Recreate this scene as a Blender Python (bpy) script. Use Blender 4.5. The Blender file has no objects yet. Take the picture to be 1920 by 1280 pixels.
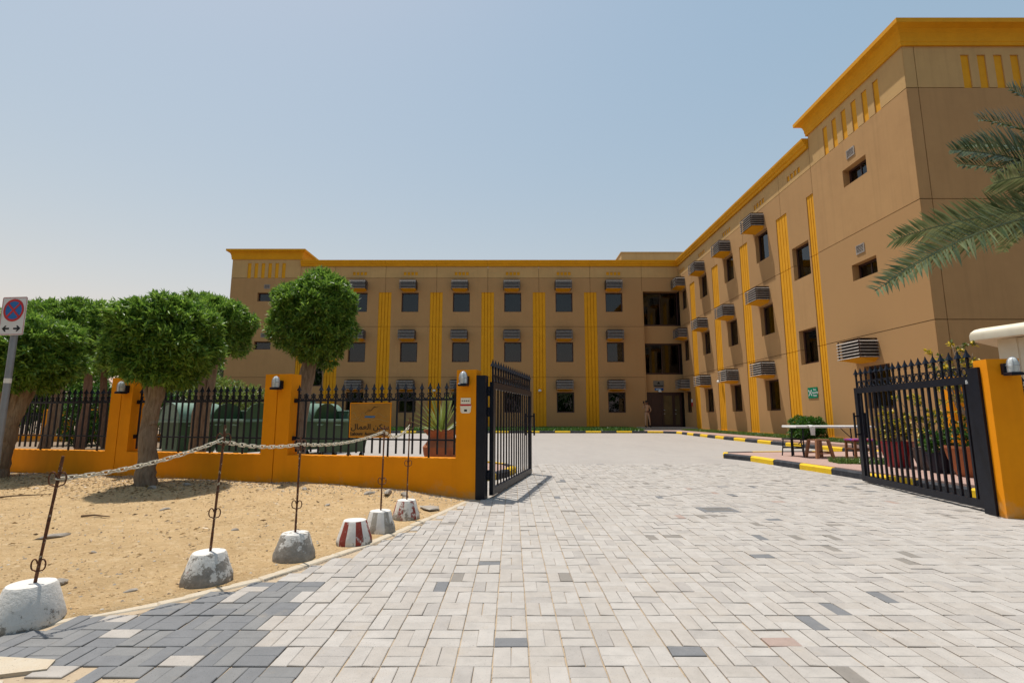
import bpy, bmesh, math, random
from mathutils import Vector, Matrix
import numpy as np
R = math.radians
sc = bpy.context.scene
C = sc.collection
random.seed(7)

# ------------------------------------------------------------------ camera, sky, sun, exposure
cam_d = bpy.data.cameras.new('camera')
cam_d.sensor_width = 36.0
cam_d.lens = 17.94
cam_d.clip_start = 0.05
cam_d.clip_end = 2000
cam = bpy.data.objects.new('camera', cam_d)
C.objects.link(cam)
cam.location = (0, 0, 1.15)
cam.rotation_euler = (R(90 + 8.38), 0, 0)
sc.camera = cam

SUN_DIR = Vector((0.43, -0.42, -1.85)).normalized()       # direction the light travels
elev = math.asin(-SUN_DIR.z)
azim = math.atan2(-SUN_DIR.x, -SUN_DIR.y)
w = bpy.data.worlds.new('World')
sc.world = w
w.use_nodes = True
nt = w.node_tree
bg = nt.nodes['Background']
sky = nt.nodes.new('ShaderNodeTexSky')
sky.sky_type = 'NISHITA'
sky.sun_disc = False
sky.sun_elevation = elev
sky.sun_rotation = azim
sky.altitude = 0
sky.air_density = 2.0
sky.dust_density = 1.0
sky.ozone_density = 1.0
bg.inputs['Strength'].default_value = 0.1
# dusty desert air: the clear sky's blue is washed towards an even pale haze
tint = nt.nodes.new('ShaderNodeMix'); tint.data_type = 'RGBA'; tint.blend_type = 'MULTIPLY'
tint.inputs[0].default_value = 1.0
tint.inputs[7].default_value = (1.163, 0.704, 0.434, 1)
wash = nt.nodes.new('ShaderNodeMix'); wash.data_type = 'RGBA'; wash.blend_type = 'ADD'
wash.inputs[0].default_value = 1.0
wash.inputs[7].default_value = (0.42, 2.09, 3.85, 1)
nt.links.new(sky.outputs[0], tint.inputs[6])
nt.links.new(tint.outputs[2], wash.inputs[6])
nt.links.new(wash.outputs[2], bg.inputs[0])

sun_d = bpy.data.lights.new('sun', 'SUN')
sun_d.energy = 4.7
sun_d.angle = R(0.6)
sun_d.color = (1.0, 0.95, 0.87)
sun = bpy.data.objects.new('sun', sun_d)
C.objects.link(sun)
sun.location = (-20, 20, 60)
sun.rotation_euler = SUN_DIR.to_track_quat('-Z', 'Y').to_euler()

sc.view_settings.view_transform = 'Standard'
sc.view_settings.look = 'None'
sc.view_settings.gamma = 1.0
sc.view_settings.exposure = 0.0

# ------------------------------------------------------------------ materials
def nodes(name):
    m = bpy.data.materials.new(name)
    m.use_nodes = True
    return m, m.node_tree, m.node_tree.nodes['Principled BSDF']

def mixc(t, a, b, fac=None, mode='MIX'):
    n = t.nodes.new('ShaderNodeMix'); n.data_type = 'RGBA'; n.blend_type = mode
    for i, x in ((6, a), (7, b)):
        if isinstance(x, (tuple, list)): n.inputs[i].default_value = (*x[:3], 1)
        else: t.links.new(x, n.inputs[i])
    if fac is not None:
        if isinstance(fac, (int, float)): n.inputs[0].default_value = fac
        else: t.links.new(fac, n.inputs[0])
    return n.outputs[2]

def noise(t, scale, detail=6, rough=0.6, vec=None):
    n = t.nodes.new('ShaderNodeTexNoise'); n.inputs['Scale'].default_value = scale
    n.inputs['Detail'].default_value = detail; n.inputs['Roughness'].default_value = rough
    if vec is not None: t.links.new(vec, n.inputs['Vector'])
    return n.outputs[0]

def ramp(t, src, p0, p1, c0=(0, 0, 0), c1=(1, 1, 1)):
    n = t.nodes.new('ShaderNodeValToRGB')
    n.color_ramp.elements[0].position = p0; n.color_ramp.elements[1].position = p1
    n.color_ramp.elements[0].color = (*c0, 1); n.color_ramp.elements[1].color = (*c1, 1)
    t.links.new(src, n.inputs[0])
    return n.outputs[0]

def bump(t, b, src, strength, dist=0.01):
    n = t.nodes.new('ShaderNodeBump'); n.inputs['Strength'].default_value = strength
    n.inputs['Distance'].default_value = dist
    t.links.new(src, n.inputs['Height']); t.links.new(n.outputs[0], b.inputs['Normal'])

def wpos(t):
    return t.nodes.new('ShaderNodeNewGeometry').outputs['Position']

def stretch(t, vec, s):
    n = t.nodes.new('ShaderNodeVectorMath'); n.operation = 'MULTIPLY'
    t.links.new(vec, n.inputs[0]); n.inputs[1].default_value = s
    return n.outputs[0]

MATS = {}
def surf(name, col, col2=None, rough=0.8, scale=6.0, fine=60.0, fb=0.25, spec=0.3, metal=0.0, lo=0.35, hi=0.65, streak=0.0, vary=0.0, dust=0.0):
    """mottled solid colour with fine relief, in world space so nothing repeats"""
    if name in MATS: return MATS[name]
    m, t, b = nodes(name)
    p = wpos(t)
    c2 = col2 or tuple(x * 0.82 for x in col)
    n1 = ramp(t, noise(t, scale, 8, 0.65, p), lo, hi)
    c = mixc(t, col, c2, n1)
    if streak:
        s = ramp(t, noise(t, 1.0, 5, 0.6, stretch(t, p, (5.5, 5.5, 0.22))), 0.5, 0.8)
        sm = t.nodes.new('ShaderNodeMath'); sm.operation = 'MULTIPLY'; sm.inputs[1].default_value = streak
        t.links.new(s, sm.inputs[0])
        c = mixc(t, c, tuple(x * 0.55 for x in col), sm.outputs[0])
    if vary:
        oi = t.nodes.new('ShaderNodeObjectInfo')
        c = mixc(t, c, tuple(x * (1 - vary) for x in c2), oi.outputs['Random'])
    if dust:
        sx = t.nodes.new('ShaderNodeSeparateXYZ'); t.links.new(p, sx.inputs[0])
        zz = t.nodes.new('ShaderNodeMath'); zz.operation = 'MULTIPLY_ADD'; zz.inputs[1].default_value = -1.1; zz.inputs[2].default_value = 0.30
        t.links.new(sx.outputs[2], zz.inputs[0])
        ad = t.nodes.new('ShaderNodeMath'); ad.operation = 'ADD'
        t.links.new(zz.outputs[0], ad.inputs[0]); t.links.new(noise(t, 5, 8, 0.7, p), ad.inputs[1])
        c = mixc(t, c, (0.46, 0.31, 0.16), ramp(t, ad.outputs[0], 0.62, 0.95, (0, 0, 0), (0.7, 0.7, 0.7)))
    t.links.new(c, b.inputs['Base Color'])
    b.inputs['Roughness'].default_value = rough
    b.inputs['Metallic'].default_value = metal
    b.inputs['Specular IOR Level'].default_value = spec
    if fb: bump(t, b, noise(t, fine, 4, 0.6, p), fb, 0.004)
    MATS[name] = m
    return m

def speck(name, col, dark, light, scale=120, rough=0.9):
    """concrete-like: blotches and aggregate specks"""
    m, t, b = nodes(name)
    p = wpos(t)
    c = mixc(t, col, dark, ramp(t, noise(t, 9, 7, 0.7, p), 0.45, 0.75))
    c = mixc(t, c, light, ramp(t, noise(t, 30, 5, 0.7, p), 0.55, 0.75))
    c = mixc(t, c, tuple(x * 0.45 for x in col), ramp(t, noise(t, scale, 2, 0.5, p), 0.64, 0.72))
    t.links.new(c, b.inputs['Base Color'])
    b.inputs['Roughness'].default_value = rough
    b.inputs['Specular IOR Level'].default_value = 0.25
    bump(t, b, noise(t, 140, 4, 0.7, p), 0.35, 0.003)
    MATS[name] = m
    return m

wall_brown = surf('wall_brown', (0.455, 0.267, 0.115), (0.415, 0.24, 0.103), 0.9, 1.2, 220, 0.15, 0.2, streak=0.30, vary=0.03)
wall_tan = surf('wall_tan', (0.54, 0.345, 0.145), (0.49, 0.31, 0.13), 0.9, 1.2, 220, 0.15, 0.2, streak=0.25)
yellow = surf('yellow_render', (0.72, 0.33, 0.006), (0.65, 0.29, 0.005), 0.8, 2.0, 180, 0.15, 0.3, streak=0.12)
yellow_wall = surf('yellow_wall_paint', (0.80, 0.285, 0.001), (0.73, 0.25, 0.001), 0.75, 2.2, 150, 0.2, 0.2, streak=0.22, dust=1)
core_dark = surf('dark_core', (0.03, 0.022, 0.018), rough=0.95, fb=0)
roof_grey = surf('roof_grey', (0.3, 0.28, 0.25))
frame_brown = surf('window_frame_brown', (0.045, 0.016, 0.012), rough=0.45, fb=0.0, spec=0.5)
curtain_m = surf('curtain_cloth', (0.22, 0.205, 0.18), (0.15, 0.135, 0.12), 0.95, 5, 30, 0.4)
slat_m = surf('pale_slat', (0.37, 0.325, 0.28), (0.26, 0.22, 0.19), 0.6, 8, 90, 0.2)
black_paint = surf('black_paint', (0.003, 0.0045, 0.011), (0.006, 0.009, 0.018), 0.42, 9, 60, 0.2, 0.3)
kerb_y = surf('kerb_yellow_paint', (0.78, 0.50, 0.015), (0.62, 0.40, 0.03), 0.7, 7, 80, 0.4, 0.3, lo=0.45, hi=0.8)
kerb_k = surf('kerb_black_paint', (0.028, 0.031, 0.038), (0.075, 0.075, 0.078), 0.75, 7, 80, 0.4, 0.3, lo=0.45, hi=0.8)
pink = speck('pink_paving', (0.40, 0.27, 0.225), (0.33, 0.22, 0.185), (0.47, 0.35, 0.31))
concrete = speck('edging_concrete', (0.50, 0.43, 0.33), (0.47, 0.37, 0.25), (0.54, 0.48, 0.39))
step_m = speck('step_stone', (0.33, 0.31, 0.27), (0.2, 0.19, 0.16), (0.42, 0.4, 0.36))
soil = speck('yard_soil', (0.24, 0.17, 0.11), (0.17, 0.12, 0.08), (0.32, 0.25, 0.18), 40)
rock_m = speck('grey_rock', (0.34, 0.30, 0.25), (0.24, 0.2, 0.16), (0.44, 0.4, 0.35), 60)
stick_m = surf('dry_stick', (0.12, 0.07, 0.035), rough=0.9)
steel = surf('steel_pole', (0.25, 0.27, 0.30), (0.2, 0.215, 0.24), 0.5, 5, 60, 0.15, 0.5, 0.3)
white_paint = surf('white_paint', (0.72, 0.71, 0.68), (0.62, 0.6, 0.56), 0.55, 6, 60, 0.1)
cream = surf('cream_panel', (0.80, 0.73, 0.58), (0.74, 0.65, 0.48), 0.5, 3, 60, 0.1, 0.4, streak=0.25)
bin_green = surf('bin_green', (0.03, 0.072, 0.026), (0.04, 0.085, 0.033), 0.45, 3, 60, 0.1, 0.5)
bin_lid = surf('bin_lid_green', (0.11, 0.19, 0.125), (0.16, 0.25, 0.18), 0.4, 3, 60, 0.1, 0.5)
rubber = surf('black_rubber', (0.012, 0.012, 0.012), rough=0.8)
red_plastic = surf('red_plastic', (0.42, 0.015, 0.02), rough=0.4, fb=0.05, spec=0.5)
maroon_pot = surf('maroon_pot_glaze', (0.30, 0.012, 0.016), rough=0.35, fb=0.1, spec=0.5)
grey_pot = surf('grey_pot', (0.13, 0.10, 0.085), rough=0.6)
navy_pot = surf('navy_pot', (0.012, 0.014, 0.03), rough=0.5)
terracotta = surf('terracotta', (0.42, 0.15, 0.062), (0.34, 0.115, 0.05), 0.85, 6, 70, 0.3)
wood_m = surf('stool_wood', (0.20, 0.085, 0.035), (0.14, 0.055, 0.022), 0.6, 14, 60, 0.2)
brown_plastic = surf('brown_plastic', (0.30, 0.135, 0.065), (0.26, 0.115, 0.055), 0.45, 3, 60, 0.05, 0.5)
cloth_multi = surf('patterned_cloth', (0.35, 0.03, 0.05), (0.06, 0.06, 0.3), 0.9, 22, 60, 0.3, lo=0.48, hi=0.52)
board_wood = surf('board_wood', (0.34, 0.22, 0.12), (0.24, 0.15, 0.08), 0.85, 8, 60, 0.3)
glass_dome = surf('lamp_glass', (0.62, 0.64, 0.62), (0.5, 0.52, 0.5), 0.12, 10, 30, 0.05, 0.8)
sign_yellow = surf('sign_yellow', (0.34, 0.16, 0.014), (0.27, 0.125, 0.011), 0.5, 5, 60, 0.1, 0.4)
ink = surf('black_ink', (0.008, 0.008, 0.010), rough=0.5, fb=0)
blue_ink = surf('blue_ink', (0.02, 0.13, 0.32), rough=0.5, fb=0)
line_ink = surf('pale_line_ink', (0.42, 0.30, 0.10), rough=0.5, fb=0)
sign_white = surf('sign_white', (0.66, 0.66, 0.66), (0.6, 0.6, 0.6), 0.4, 5, 60, 0.05)
sign_red = surf('sign_red', (0.52, 0.02, 0.022), rough=0.4, fb=0)
sign_blue = surf('sign_blue', (0.012, 0.14, 0.42), rough=0.4, fb=0)
sign_green = surf('sign_green', (0.0, 0.20, 0.10), rough=0.4, fb=0)
khaki = surf('khaki_cloth', (0.38, 0.25, 0.155), (0.32, 0.20, 0.125), 0.9, 20, 90, 0.3)
skin_m = surf('skin', (0.16, 0.075, 0.045), rough=0.55, fb=0.05)
boot_m = surf('boot_leather', (0.014, 0.011, 0.010), rough=0.5)
belt_m = surf('belt_leather', (0.11, 0.02, 0.018), rough=0.6)
hair_m = surf('black_hair', (0.009, 0.008, 0.008), rough=0.7)
stem_pale = surf('pale_stem', (0.36, 0.27, 0.19), (0.25, 0.18, 0.12), 0.9, 12, 50, 0.4)
far_pale = surf('far_pale_wall', (0.45, 0.42, 0.40), rough=0.9)
far_window = surf('far_window', (0.05, 0.07, 0.09), rough=0.3, fb=0)
chain_m = surf('cream_plastic_chain', (0.62, 0.56, 0.44), (0.40, 0.30, 0.17), 0.6, 30, 60, 0.1, lo=0.5, hi=0.72)

def bark_mat(name, a, b_):
    m, t, b = nodes(name)
    p = wpos(t)
    n1 = noise(t, 1.0, 9, 0.7, stretch(t, p, (26, 26, 5)))
    t.links.new(mixc(t, a, b_, ramp(t, n1, 0.35, 0.65)), b.inputs['Base Color'])
    b.inputs['Roughness'].default_value = 0.95; b.inputs['Specular IOR Level'].default_value = 0.15
    bump(t, b, n1, 0.9, 0.03)
    return m
bark = bark_mat('bark', (0.31, 0.235, 0.165), (0.17, 0.12, 0.08))
bark_red = bark_mat('reddish_bark', (0.26, 0.14, 0.09), (0.15, 0.08, 0.05))

def leaf_mat(name, dark, lightc, tr=0.3, yel=None):
    m, t, b = nodes(name)
    g = t.nodes.new('ShaderNodeNewGeometry')
    c = mixc(t, dark, lightc, g.outputs['Random Per Island'])
    if yel:
        rr = ramp(t, g.outputs['Random Per Island'], yel[1], yel[1] + 0.01)
        c = mixc(t, c, yel[0], rr)
    t.links.new(c, b.inputs['Base Color'])
    b.inputs['Roughness'].default_value = 0.4; b.inputs['Specular IOR Level'].default_value = 0.5
    tl = t.nodes.new('ShaderNodeBsdfTranslucent'); t.links.new(c, tl.inputs[0])
    mx = t.nodes.new('ShaderNodeMixShader'); mx.inputs[0].default_value = tr
    t.links.new(b.outputs[0], mx.inputs[1]); t.links.new(tl.outputs[0], mx.inputs[2])
    t.links.new(mx.outputs[0], t.nodes['Material Output'].inputs[0])
    return m
leaf = leaf_mat('tree_leaf', (0.058, 0.145, 0.017), (0.26, 0.41, 0.06), 0.42)
leaf_hazed = leaf_mat('hazed_leaf', (0.14, 0.16, 0.09), (0.20, 0.22, 0.13))  # distance haze mixed into the leaf colour
leaf_palm = leaf_mat('palm_leaf', (0.05, 0.08, 0.025), (0.22, 0.25, 0.11), 0.25)
leaf_hedge = leaf_mat('hedge_leaf', (0.035, 0.11, 0.012), (0.085, 0.2, 0.025))
leaf_yel = leaf_mat('yellow_flower_leaf', (0.08, 0.13, 0.02), (0.17, 0.2, 0.04), 0.3, ((0.62, 0.46, 0.03), 0.45))
leaf_agave = leaf_mat('fan_leaf', (0.12, 0.19, 0.03), (0.26, 0.30, 0.07), 0.3)
grass_m = leaf_mat('grass_blade', (0.06, 0.13, 0.018), (0.14, 0.22, 0.04), 0.3)
cover_m = leaf_mat('ground_cover_leaf', (0.04, 0.11, 0.012), (0.09, 0.19, 0.03), 0.25)

# glass of the windows: fresnel reflection over a tinted see-through pane
def glass_mat():
    m, t, b = nodes('window_glass')
    t.nodes.remove(b)
    tr = t.nodes.new('ShaderNodeBsdfTransparent'); tr.inputs[0].default_value = (0.36, 0.36, 0.33, 1)
    gl = t.nodes.new('ShaderNodeBsdfGlossy'); gl.inputs['Roughness'].default_value = 0.02
    gl.inputs[0].default_value = (0.9, 0.95, 1, 1)
    fr = t.nodes.new('ShaderNodeFresnel'); fr.inputs[0].default_value = 1.55
    mx = t.nodes.new('ShaderNodeMixShader')
    t.links.new(fr.outputs[0], mx.inputs[0]); t.links.new(tr.outputs[0], mx.inputs[1]); t.links.new(gl.outputs[0], mx.inputs[2])
    t.links.new(mx.outputs[0], t.nodes['Material Output'].inputs[0])
    return m
glass = glass_mat()

# rust and peeling paint
def rod_mat():
    m, t, b = nodes('rusty_rod')
    p = wpos(t)
    c = mixc(t, (0.17, 0.06, 0.022), (0.07, 0.028, 0.014), ramp(t, noise(t, 60, 5, 0.7, p), 0.4, 0.6))
    c = mixc(t, c, (0.48, 0.42, 0.3), ramp(t, noise(t, 38, 4, 0.6, p), 0.60, 0.66))
    t.links.new(c, b.inputs['Base Color']); b.inputs['Roughness'].default_value = 0.9
    bump(t, b, noise(t, 120, 4, 0.7, p), 0.6, 0.004)
    return m
rod_m = rod_mat()
def base_mat(name, lo, streaks, stripe=(0.27, 0.055, 0.04)):
    m, t, b = nodes(name)
    p = t.nodes.new('ShaderNodeTexCoord').outputs['Object']
    oi = t.nodes.new('ShaderNodeObjectInfo')
    add = t.nodes.new('ShaderNodeVectorMath'); add.operation = 'ADD'
    t.links.new(p, add.inputs[0]); t.links.new(oi.outputs['Location'], add.inputs[1])
    q = add.outputs[0]
    conc = mixc(t, (0.33, 0.30, 0.26), (0.2, 0.18, 0.155), ramp(t, noise(t, 22, 8, 0.75, q), 0.4, 0.7))
    c = mixc(t, (0.74, 0.72, 0.68), (0.62, 0.58, 0.52), noise(t, 9, 6, 0.7, q))
    if streaks:
        # old red stripes round the cone, worn through
        sx = t.nodes.new('ShaderNodeSeparateXYZ'); t.links.new(p, sx.inputs[0])
        at = t.nodes.new('ShaderNodeMath'); at.operation = 'ARCTAN2'
        t.links.new(sx.outputs[1], at.inputs[0]); t.links.new(sx.outputs[0], at.inputs[1])
        ml = t.nodes.new('ShaderNodeMath'); ml.operation = 'MULTIPLY'; ml.inputs[1].default_value = 6
        t.links.new(at.outputs[0], ml.inputs[0])
        sn = t.nodes.new('ShaderNodeMath'); sn.operation = 'SINE'; t.links.new(ml.outputs[0], sn.inputs[0])
        st = ramp(t, sn.outputs[0], 0.1, 0.16)
        side = ramp(t, sx.outputs[2], 0.196, 0.198, (1, 1, 1), (0, 0, 0))
        worn = ramp(t, noise(t, 14, 7, 0.7, q), streaks - 0.03, streaks + 0.03, (1, 1, 1), (0, 0, 0))
        f = mixc(t, st, side, 1.0, 'MULTIPLY'); f = mixc(t, f, worn, 1.0, 'MULTIPLY')
        c = mixc(t, c, stripe, f)
    sz = t.nodes.new('ShaderNodeSeparateXYZ'); t.links.new(p, sz.inputs[0])
    wz = t.nodes.new('ShaderNodeMath'); wz.operation = 'MULTIPLY_ADD'; wz.inputs[1].default_value = -0.9; wz.inputs[2].default_value = 0.09
    t.links.new(sz.outputs[2], wz.inputs[0])
    pe = t.nodes.new('ShaderNodeMath'); pe.operation = 'ADD'
    t.links.new(noise(t, 9.0, 9, 0.72, q), pe.inputs[0]); t.links.new(wz.outputs[0], pe.inputs[1])
    c = mixc(t, c, conc, ramp(t, pe.outputs[0], lo, lo + 0.03))
    t.links.new(c, b.inputs['Base Color']); b.inputs['Roughness'].default_value = 0.9
    b.inputs['Specular IOR Level'].default_value = 0.2
    bump(t, b, noise(t, 45, 7, 0.7, q), 0.7, 0.012)
    return m

def sand_mat():
    m, t, b = nodes('sand')
    p = wpos(t)
    c = mixc(t, (0.62, 0.43, 0.225), (0.51, 0.345, 0.175), ramp(t, noise(t, 2.2, 8, 0.65, p), 0.35, 0.68))
    c = mixc(t, c, (0.74, 0.555, 0.335), ramp(t, noise(t, 14, 6, 0.7, p), 0.5, 0.72))
    c = mixc(t, c, (0.36, 0.23, 0.115), ramp(t, noise(t, 55, 4, 0.75, p), 0.62, 0.74))
    t.links.new(c, b.inputs['Base Color']); b.inputs['Roughness'].default_value = 0.97
    b.inputs['Specular IOR Level'].default_value = 0.1
    s1 = noise(t, 34, 8, 0.72, stretch(t, p, (1, 1.5, 1)))
    bump(t, b, s1, 1.0, 0.035)
    return m
sand = sand_mat()

def paver_mat(name, col, var=1.0):
    m, t, b = nodes(name)
    p = wpos(t)
    c = mixc(t, col, tuple(x * 0.84 for x in col), ramp(t, noise(t, 10, 8, 0.7, p), 0.4, 0.7))
    c = mixc(t, c, (0.41, 0.33, 0.23), ramp(t, noise(t, 4.5, 7, 0.7, p), 0.58, 0.85, (0, 0, 0), (0.5, 0.5, 0.5)))
    c = mixc(t, c, tuple(x * 0.5 for x in col), ramp(t, noise(t, 160, 2, 0.5, p), 0.66, 0.72))
    # broad tyre-dust soiling
    c = mixc(t, c, tuple(x * 0.78 for x in col), ramp(t, noise(t, 1.0, 5, 0.65, stretch(t, p, (1.6, 0.16, 1))), 0.52, 0.8, (0, 0, 0), (0.55, 0.55, 0.55)))
    c = mixc(t, c, tuple(x * 0.6 for x in col), ramp(t, noise(t, 2.6, 6, 0.75, p), 0.66, 0.78, (0, 0, 0), (0.35, 0.35, 0.35)))
    c = mixc(t, c, tuple(x * 0.7 for x in col), ramp(t, noise(t, 0.45, 4, 0.6, p), 0.5, 0.75, (0, 0, 0), (0.45, 0.45, 0.45)))
    t.links.new(c, b.inputs['Base Color']); b.inputs['Roughness'].default_value = 0.88
    b.inputs['Specular IOR Level'].default_value = 0.25
    bump(t, b, noise(t, 120, 5, 0.7, p), 0.4, 0.004)
    return m
PV = [paver_mat('paver_pale', (0.425, 0.392, 0.355)), paver_mat('paver_warm', (0.412, 0.375, 0.335)), paver_mat('paver_light', (0.445, 0.412, 0.375)),
      paver_mat('paver_grey', (0.375, 0.345, 0.315)), paver_mat('paver_taupe', (0.251, 0.227, 0.200)), paver_mat('paver_slate', (0.185, 0.186, 0.19)),
      paver_mat('paver_slate_mid', (0.215, 0.212, 0.208)), paver_mat('paver_red', (0.36, 0.27, 0.23))]

def far_paving_mat():
    """basket weave too small to pick apart, beyond the built pavers"""
    m, t, b = nodes('far_paving')
    p = wpos(t)
    br = t.nodes.new('ShaderNodeTexBrick')
    t.links.new(p, br.inputs['Vector'])
    br.offset = 0.5; br.squash = 1
    br.inputs['Color1'].default_value = (0.38, 0.35, 0.322, 1); br.inputs['Color2'].default_value = (0.345, 0.318, 0.292, 1)
    br.inputs['Mortar'].default_value = (0.27, 0.24, 0.205, 1)
    br.inputs['Scale'].default_value = 1.0; br.inputs['Mortar Size'].default_value = 0.004
    br.inputs['Brick Width'].default_value = 0.175; br.inputs['Row Height'].default_value = 0.1025
    br.inputs['Bias'].default_value = 0.2
    c = br.outputs[0]
    c = mixc(t, c, (0.27, 0.245, 0.225), ramp(t, noise(t, 0.7, 6, 0.65, stretch(t, p, (1.0, 0.35, 1))), 0.5, 0.85, (0, 0, 0), (0.55, 0.55, 0.55)))
    c = mixc(t, c, (0.41, 0.375, 0.33), ramp(t, noise(t, 2.3, 5, 0.7, p), 0.55, 0.75, (0, 0, 0), (0.5, 0.5, 0.5)))
    t.links.new(c, b.inputs['Base Color']); b.inputs['Roughness'].default_value = 0.88
    b.inputs['Specular IOR Level'].default_value = 0.25
    bump(t, b, br.outputs[1], 0.3, -0.004)
    return m
far_paving = far_paving_mat()

# ------------------------------------------------------------------ mesh helpers
class MB:
    def __init__(s): s.v = []; s.f = []; s.m = []
    def add(s, vs, fs, mi=0):
        o = len(s.v); s.v += [tuple(x) for x in vs]
        for f in fs: s.f.append(tuple(i + o for i in f)); s.m.append(mi)
        return s
    def box(s, x0, x1, y0, y1, z0, z1, mi=0):
        vs = [(x, y, z) for z in (z0, z1) for y in (y0, y1) for x in (x0, x1)]
        return s.add(vs, [(0, 2, 3, 1), (4, 5, 7, 6), (0, 1, 5, 4), (2, 6, 7, 3), (0, 4, 6, 2), (1, 3, 7, 5)], mi)
    def cbox(s, x0, x1, y0, y1, z0, z1, c=0.01, mi=0):
        """box with chamfered top edges"""
        vs = [(x0, y0, z0), (x1, y0, z0), (x1, y1, z0), (x0, y1, z0), (x0, y0, z1 - c), (x1, y0, z1 - c), (x1, y1, z1 - c), (x0, y1, z1 - c),
              (x0 + c, y0 + c, z1), (x1 - c, y0 + c, z1), (x1 - c, y1 - c, z1), (x0 + c, y1 - c, z1)]
        fs = [(0, 3, 2, 1)] + [(i, (i + 1) % 4, 4 + (i + 1) % 4, 4 + i) for i in range(4)] + [(4 + i, 4 + (i + 1) % 4, 8 + (i + 1) % 4, 8 + i) for i in range(4)] + [(8, 9, 10, 11)]
        return s.add(vs, fs, mi)
    def bar(s, a, b, wd, dp, mi=0, up=(0, 0, 1)):
        a = Vector(a); b = Vector(b); d = (b - a).normalized(); up = Vector(up)
        if abs(d.dot(up)) > 0.95: up = Vector((0, 1, 0))
        x = d.cross(up).normalized(); y = x.cross(d)
        vs = [p + x * sx * wd / 2 + y * sy * dp / 2 for p in (a, b) for sx, sy in ((-1, -1), (1, -1), (1, 1), (-1, 1))]
        return s.add(vs, [(3, 2, 1, 0), (4, 5, 6, 7)] + [(i, (i + 1) % 4, 4 + (i + 1) % 4, 4 + i) for i in range(4)], mi)
    def tube(s, pts, r, n=8, closed=False, mi=0):
        P = [Vector(p) for p in pts]; N = len(P)
        rs = r if isinstance(r, (list, tuple)) else [r] * N
        vs = []; prev = None
        for i, p in enumerate(P):
            if closed: d = P[(i + 1) % N] - P[i - 1]
            else: d = P[min(i + 1, N - 1)] - P[max(i - 1, 0)]
            d = d.normalized() if d.length > 1e-9 else Vector((0, 0, 1))
            if prev is None:
                up = Vector((0, 0, 1)) if abs(d.z) < 0.9 else Vector((1, 0, 0))
                x = d.cross(up).normalized()
            else:
                x = (prev - d * prev.dot(d)).normalized()
            prev = x; y = d.cross(x)
            for k in range(n):
                a = 2 * math.pi * k / n
                vs.append(p + (x * math.cos(a) + y * math.sin(a)) * rs[i])
        fs = []
        for i in range(N if closed else N - 1):
            j = (i + 1) % N
            for k in range(n): fs.append((i * n + k, i * n + (k + 1) % n, j * n + (k + 1) % n, j * n + k))
        if not closed: fs += [tuple(range(n))[::-1], tuple((N - 1) * n + k for k in range(n))]
        return s.add(vs, fs, mi)
    def lathe(s, prof, n=20, cx=0, cy=0, cz=0, mi=0, cap=True):
        vs = [(cx + r * math.cos(2 * math.pi * k / n), cy + r * math.sin(2 * math.pi * k / n), cz + z) for r, z in prof for k in range(n)]
        fs = [(i * n + k, i * n + (k + 1) % n, (i + 1) * n + (k + 1) % n, (i + 1) * n + k) for i in range(len(prof) - 1) for k in range(n)]
        if cap: fs += [tuple(range(n))[::-1], tuple((len(prof) - 1) * n + k for k in range(n))]
        return s.add(vs, fs, mi)
    def prism(s, poly, fn, d0, d1, mi=0):
        """poly in a 2-D plane, fn(a, b, d) gives the point"""
        n = len(poly)
        vs = [fn(a, b, d0) for a, b in poly] + [fn(a, b, d1) for a, b in poly]
        fs = [tuple(range(n))[::-1], tuple(range(n, 2 * n))] + [(i, (i + 1) % n, n + (i + 1) % n, n + i) for i in range(n)]
        return s.add(vs, fs, mi)
    def mesh(s, name, mats, smooth=False, fix=True, off=None):
        me = bpy.data.meshes.new(name)
        v = s.v if off is None else [(a[0] - off[0], a[1] - off[1], a[2] - off[2]) for a in s.v]
        me.from_pydata(v, [], s.f)
        for m in (mats if isinstance(mats, (list, tuple)) else [mats]): me.materials.append(m)
        if any(s.m): me.polygons.foreach_set('material_index', s.m)
        if fix:
            bm = bmesh.new(); bm.from_mesh(me); bmesh.ops.recalc_face_normals(bm, faces=bm.faces); bm.to_mesh(me); bm.free()
        if smooth:
            me.polygons.foreach_set('use_smooth', [True] * len(me.polygons))
            try: me.set_sharp_from_angle(angle=R(40))
            except Exception: pass
        me.update()
        return me
    def build(s, name, mats, parent=None, smooth=False, fix=True, world=False, loc=None):
        """world: vertices are in world space, the parents' positions are taken off"""
        off = Vector((0, 0, 0))
        if world:
            p = parent
            while p: off += p.location; p = p.parent
            if loc is not None: off += Vector(loc)
        o = bpy.data.objects.new(name, s.mesh(name, mats, smooth, fix, off if world else None))
        if loc is not None: o.location = loc
        o.parent = parent
        C.objects.link(o)
        return o

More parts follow.
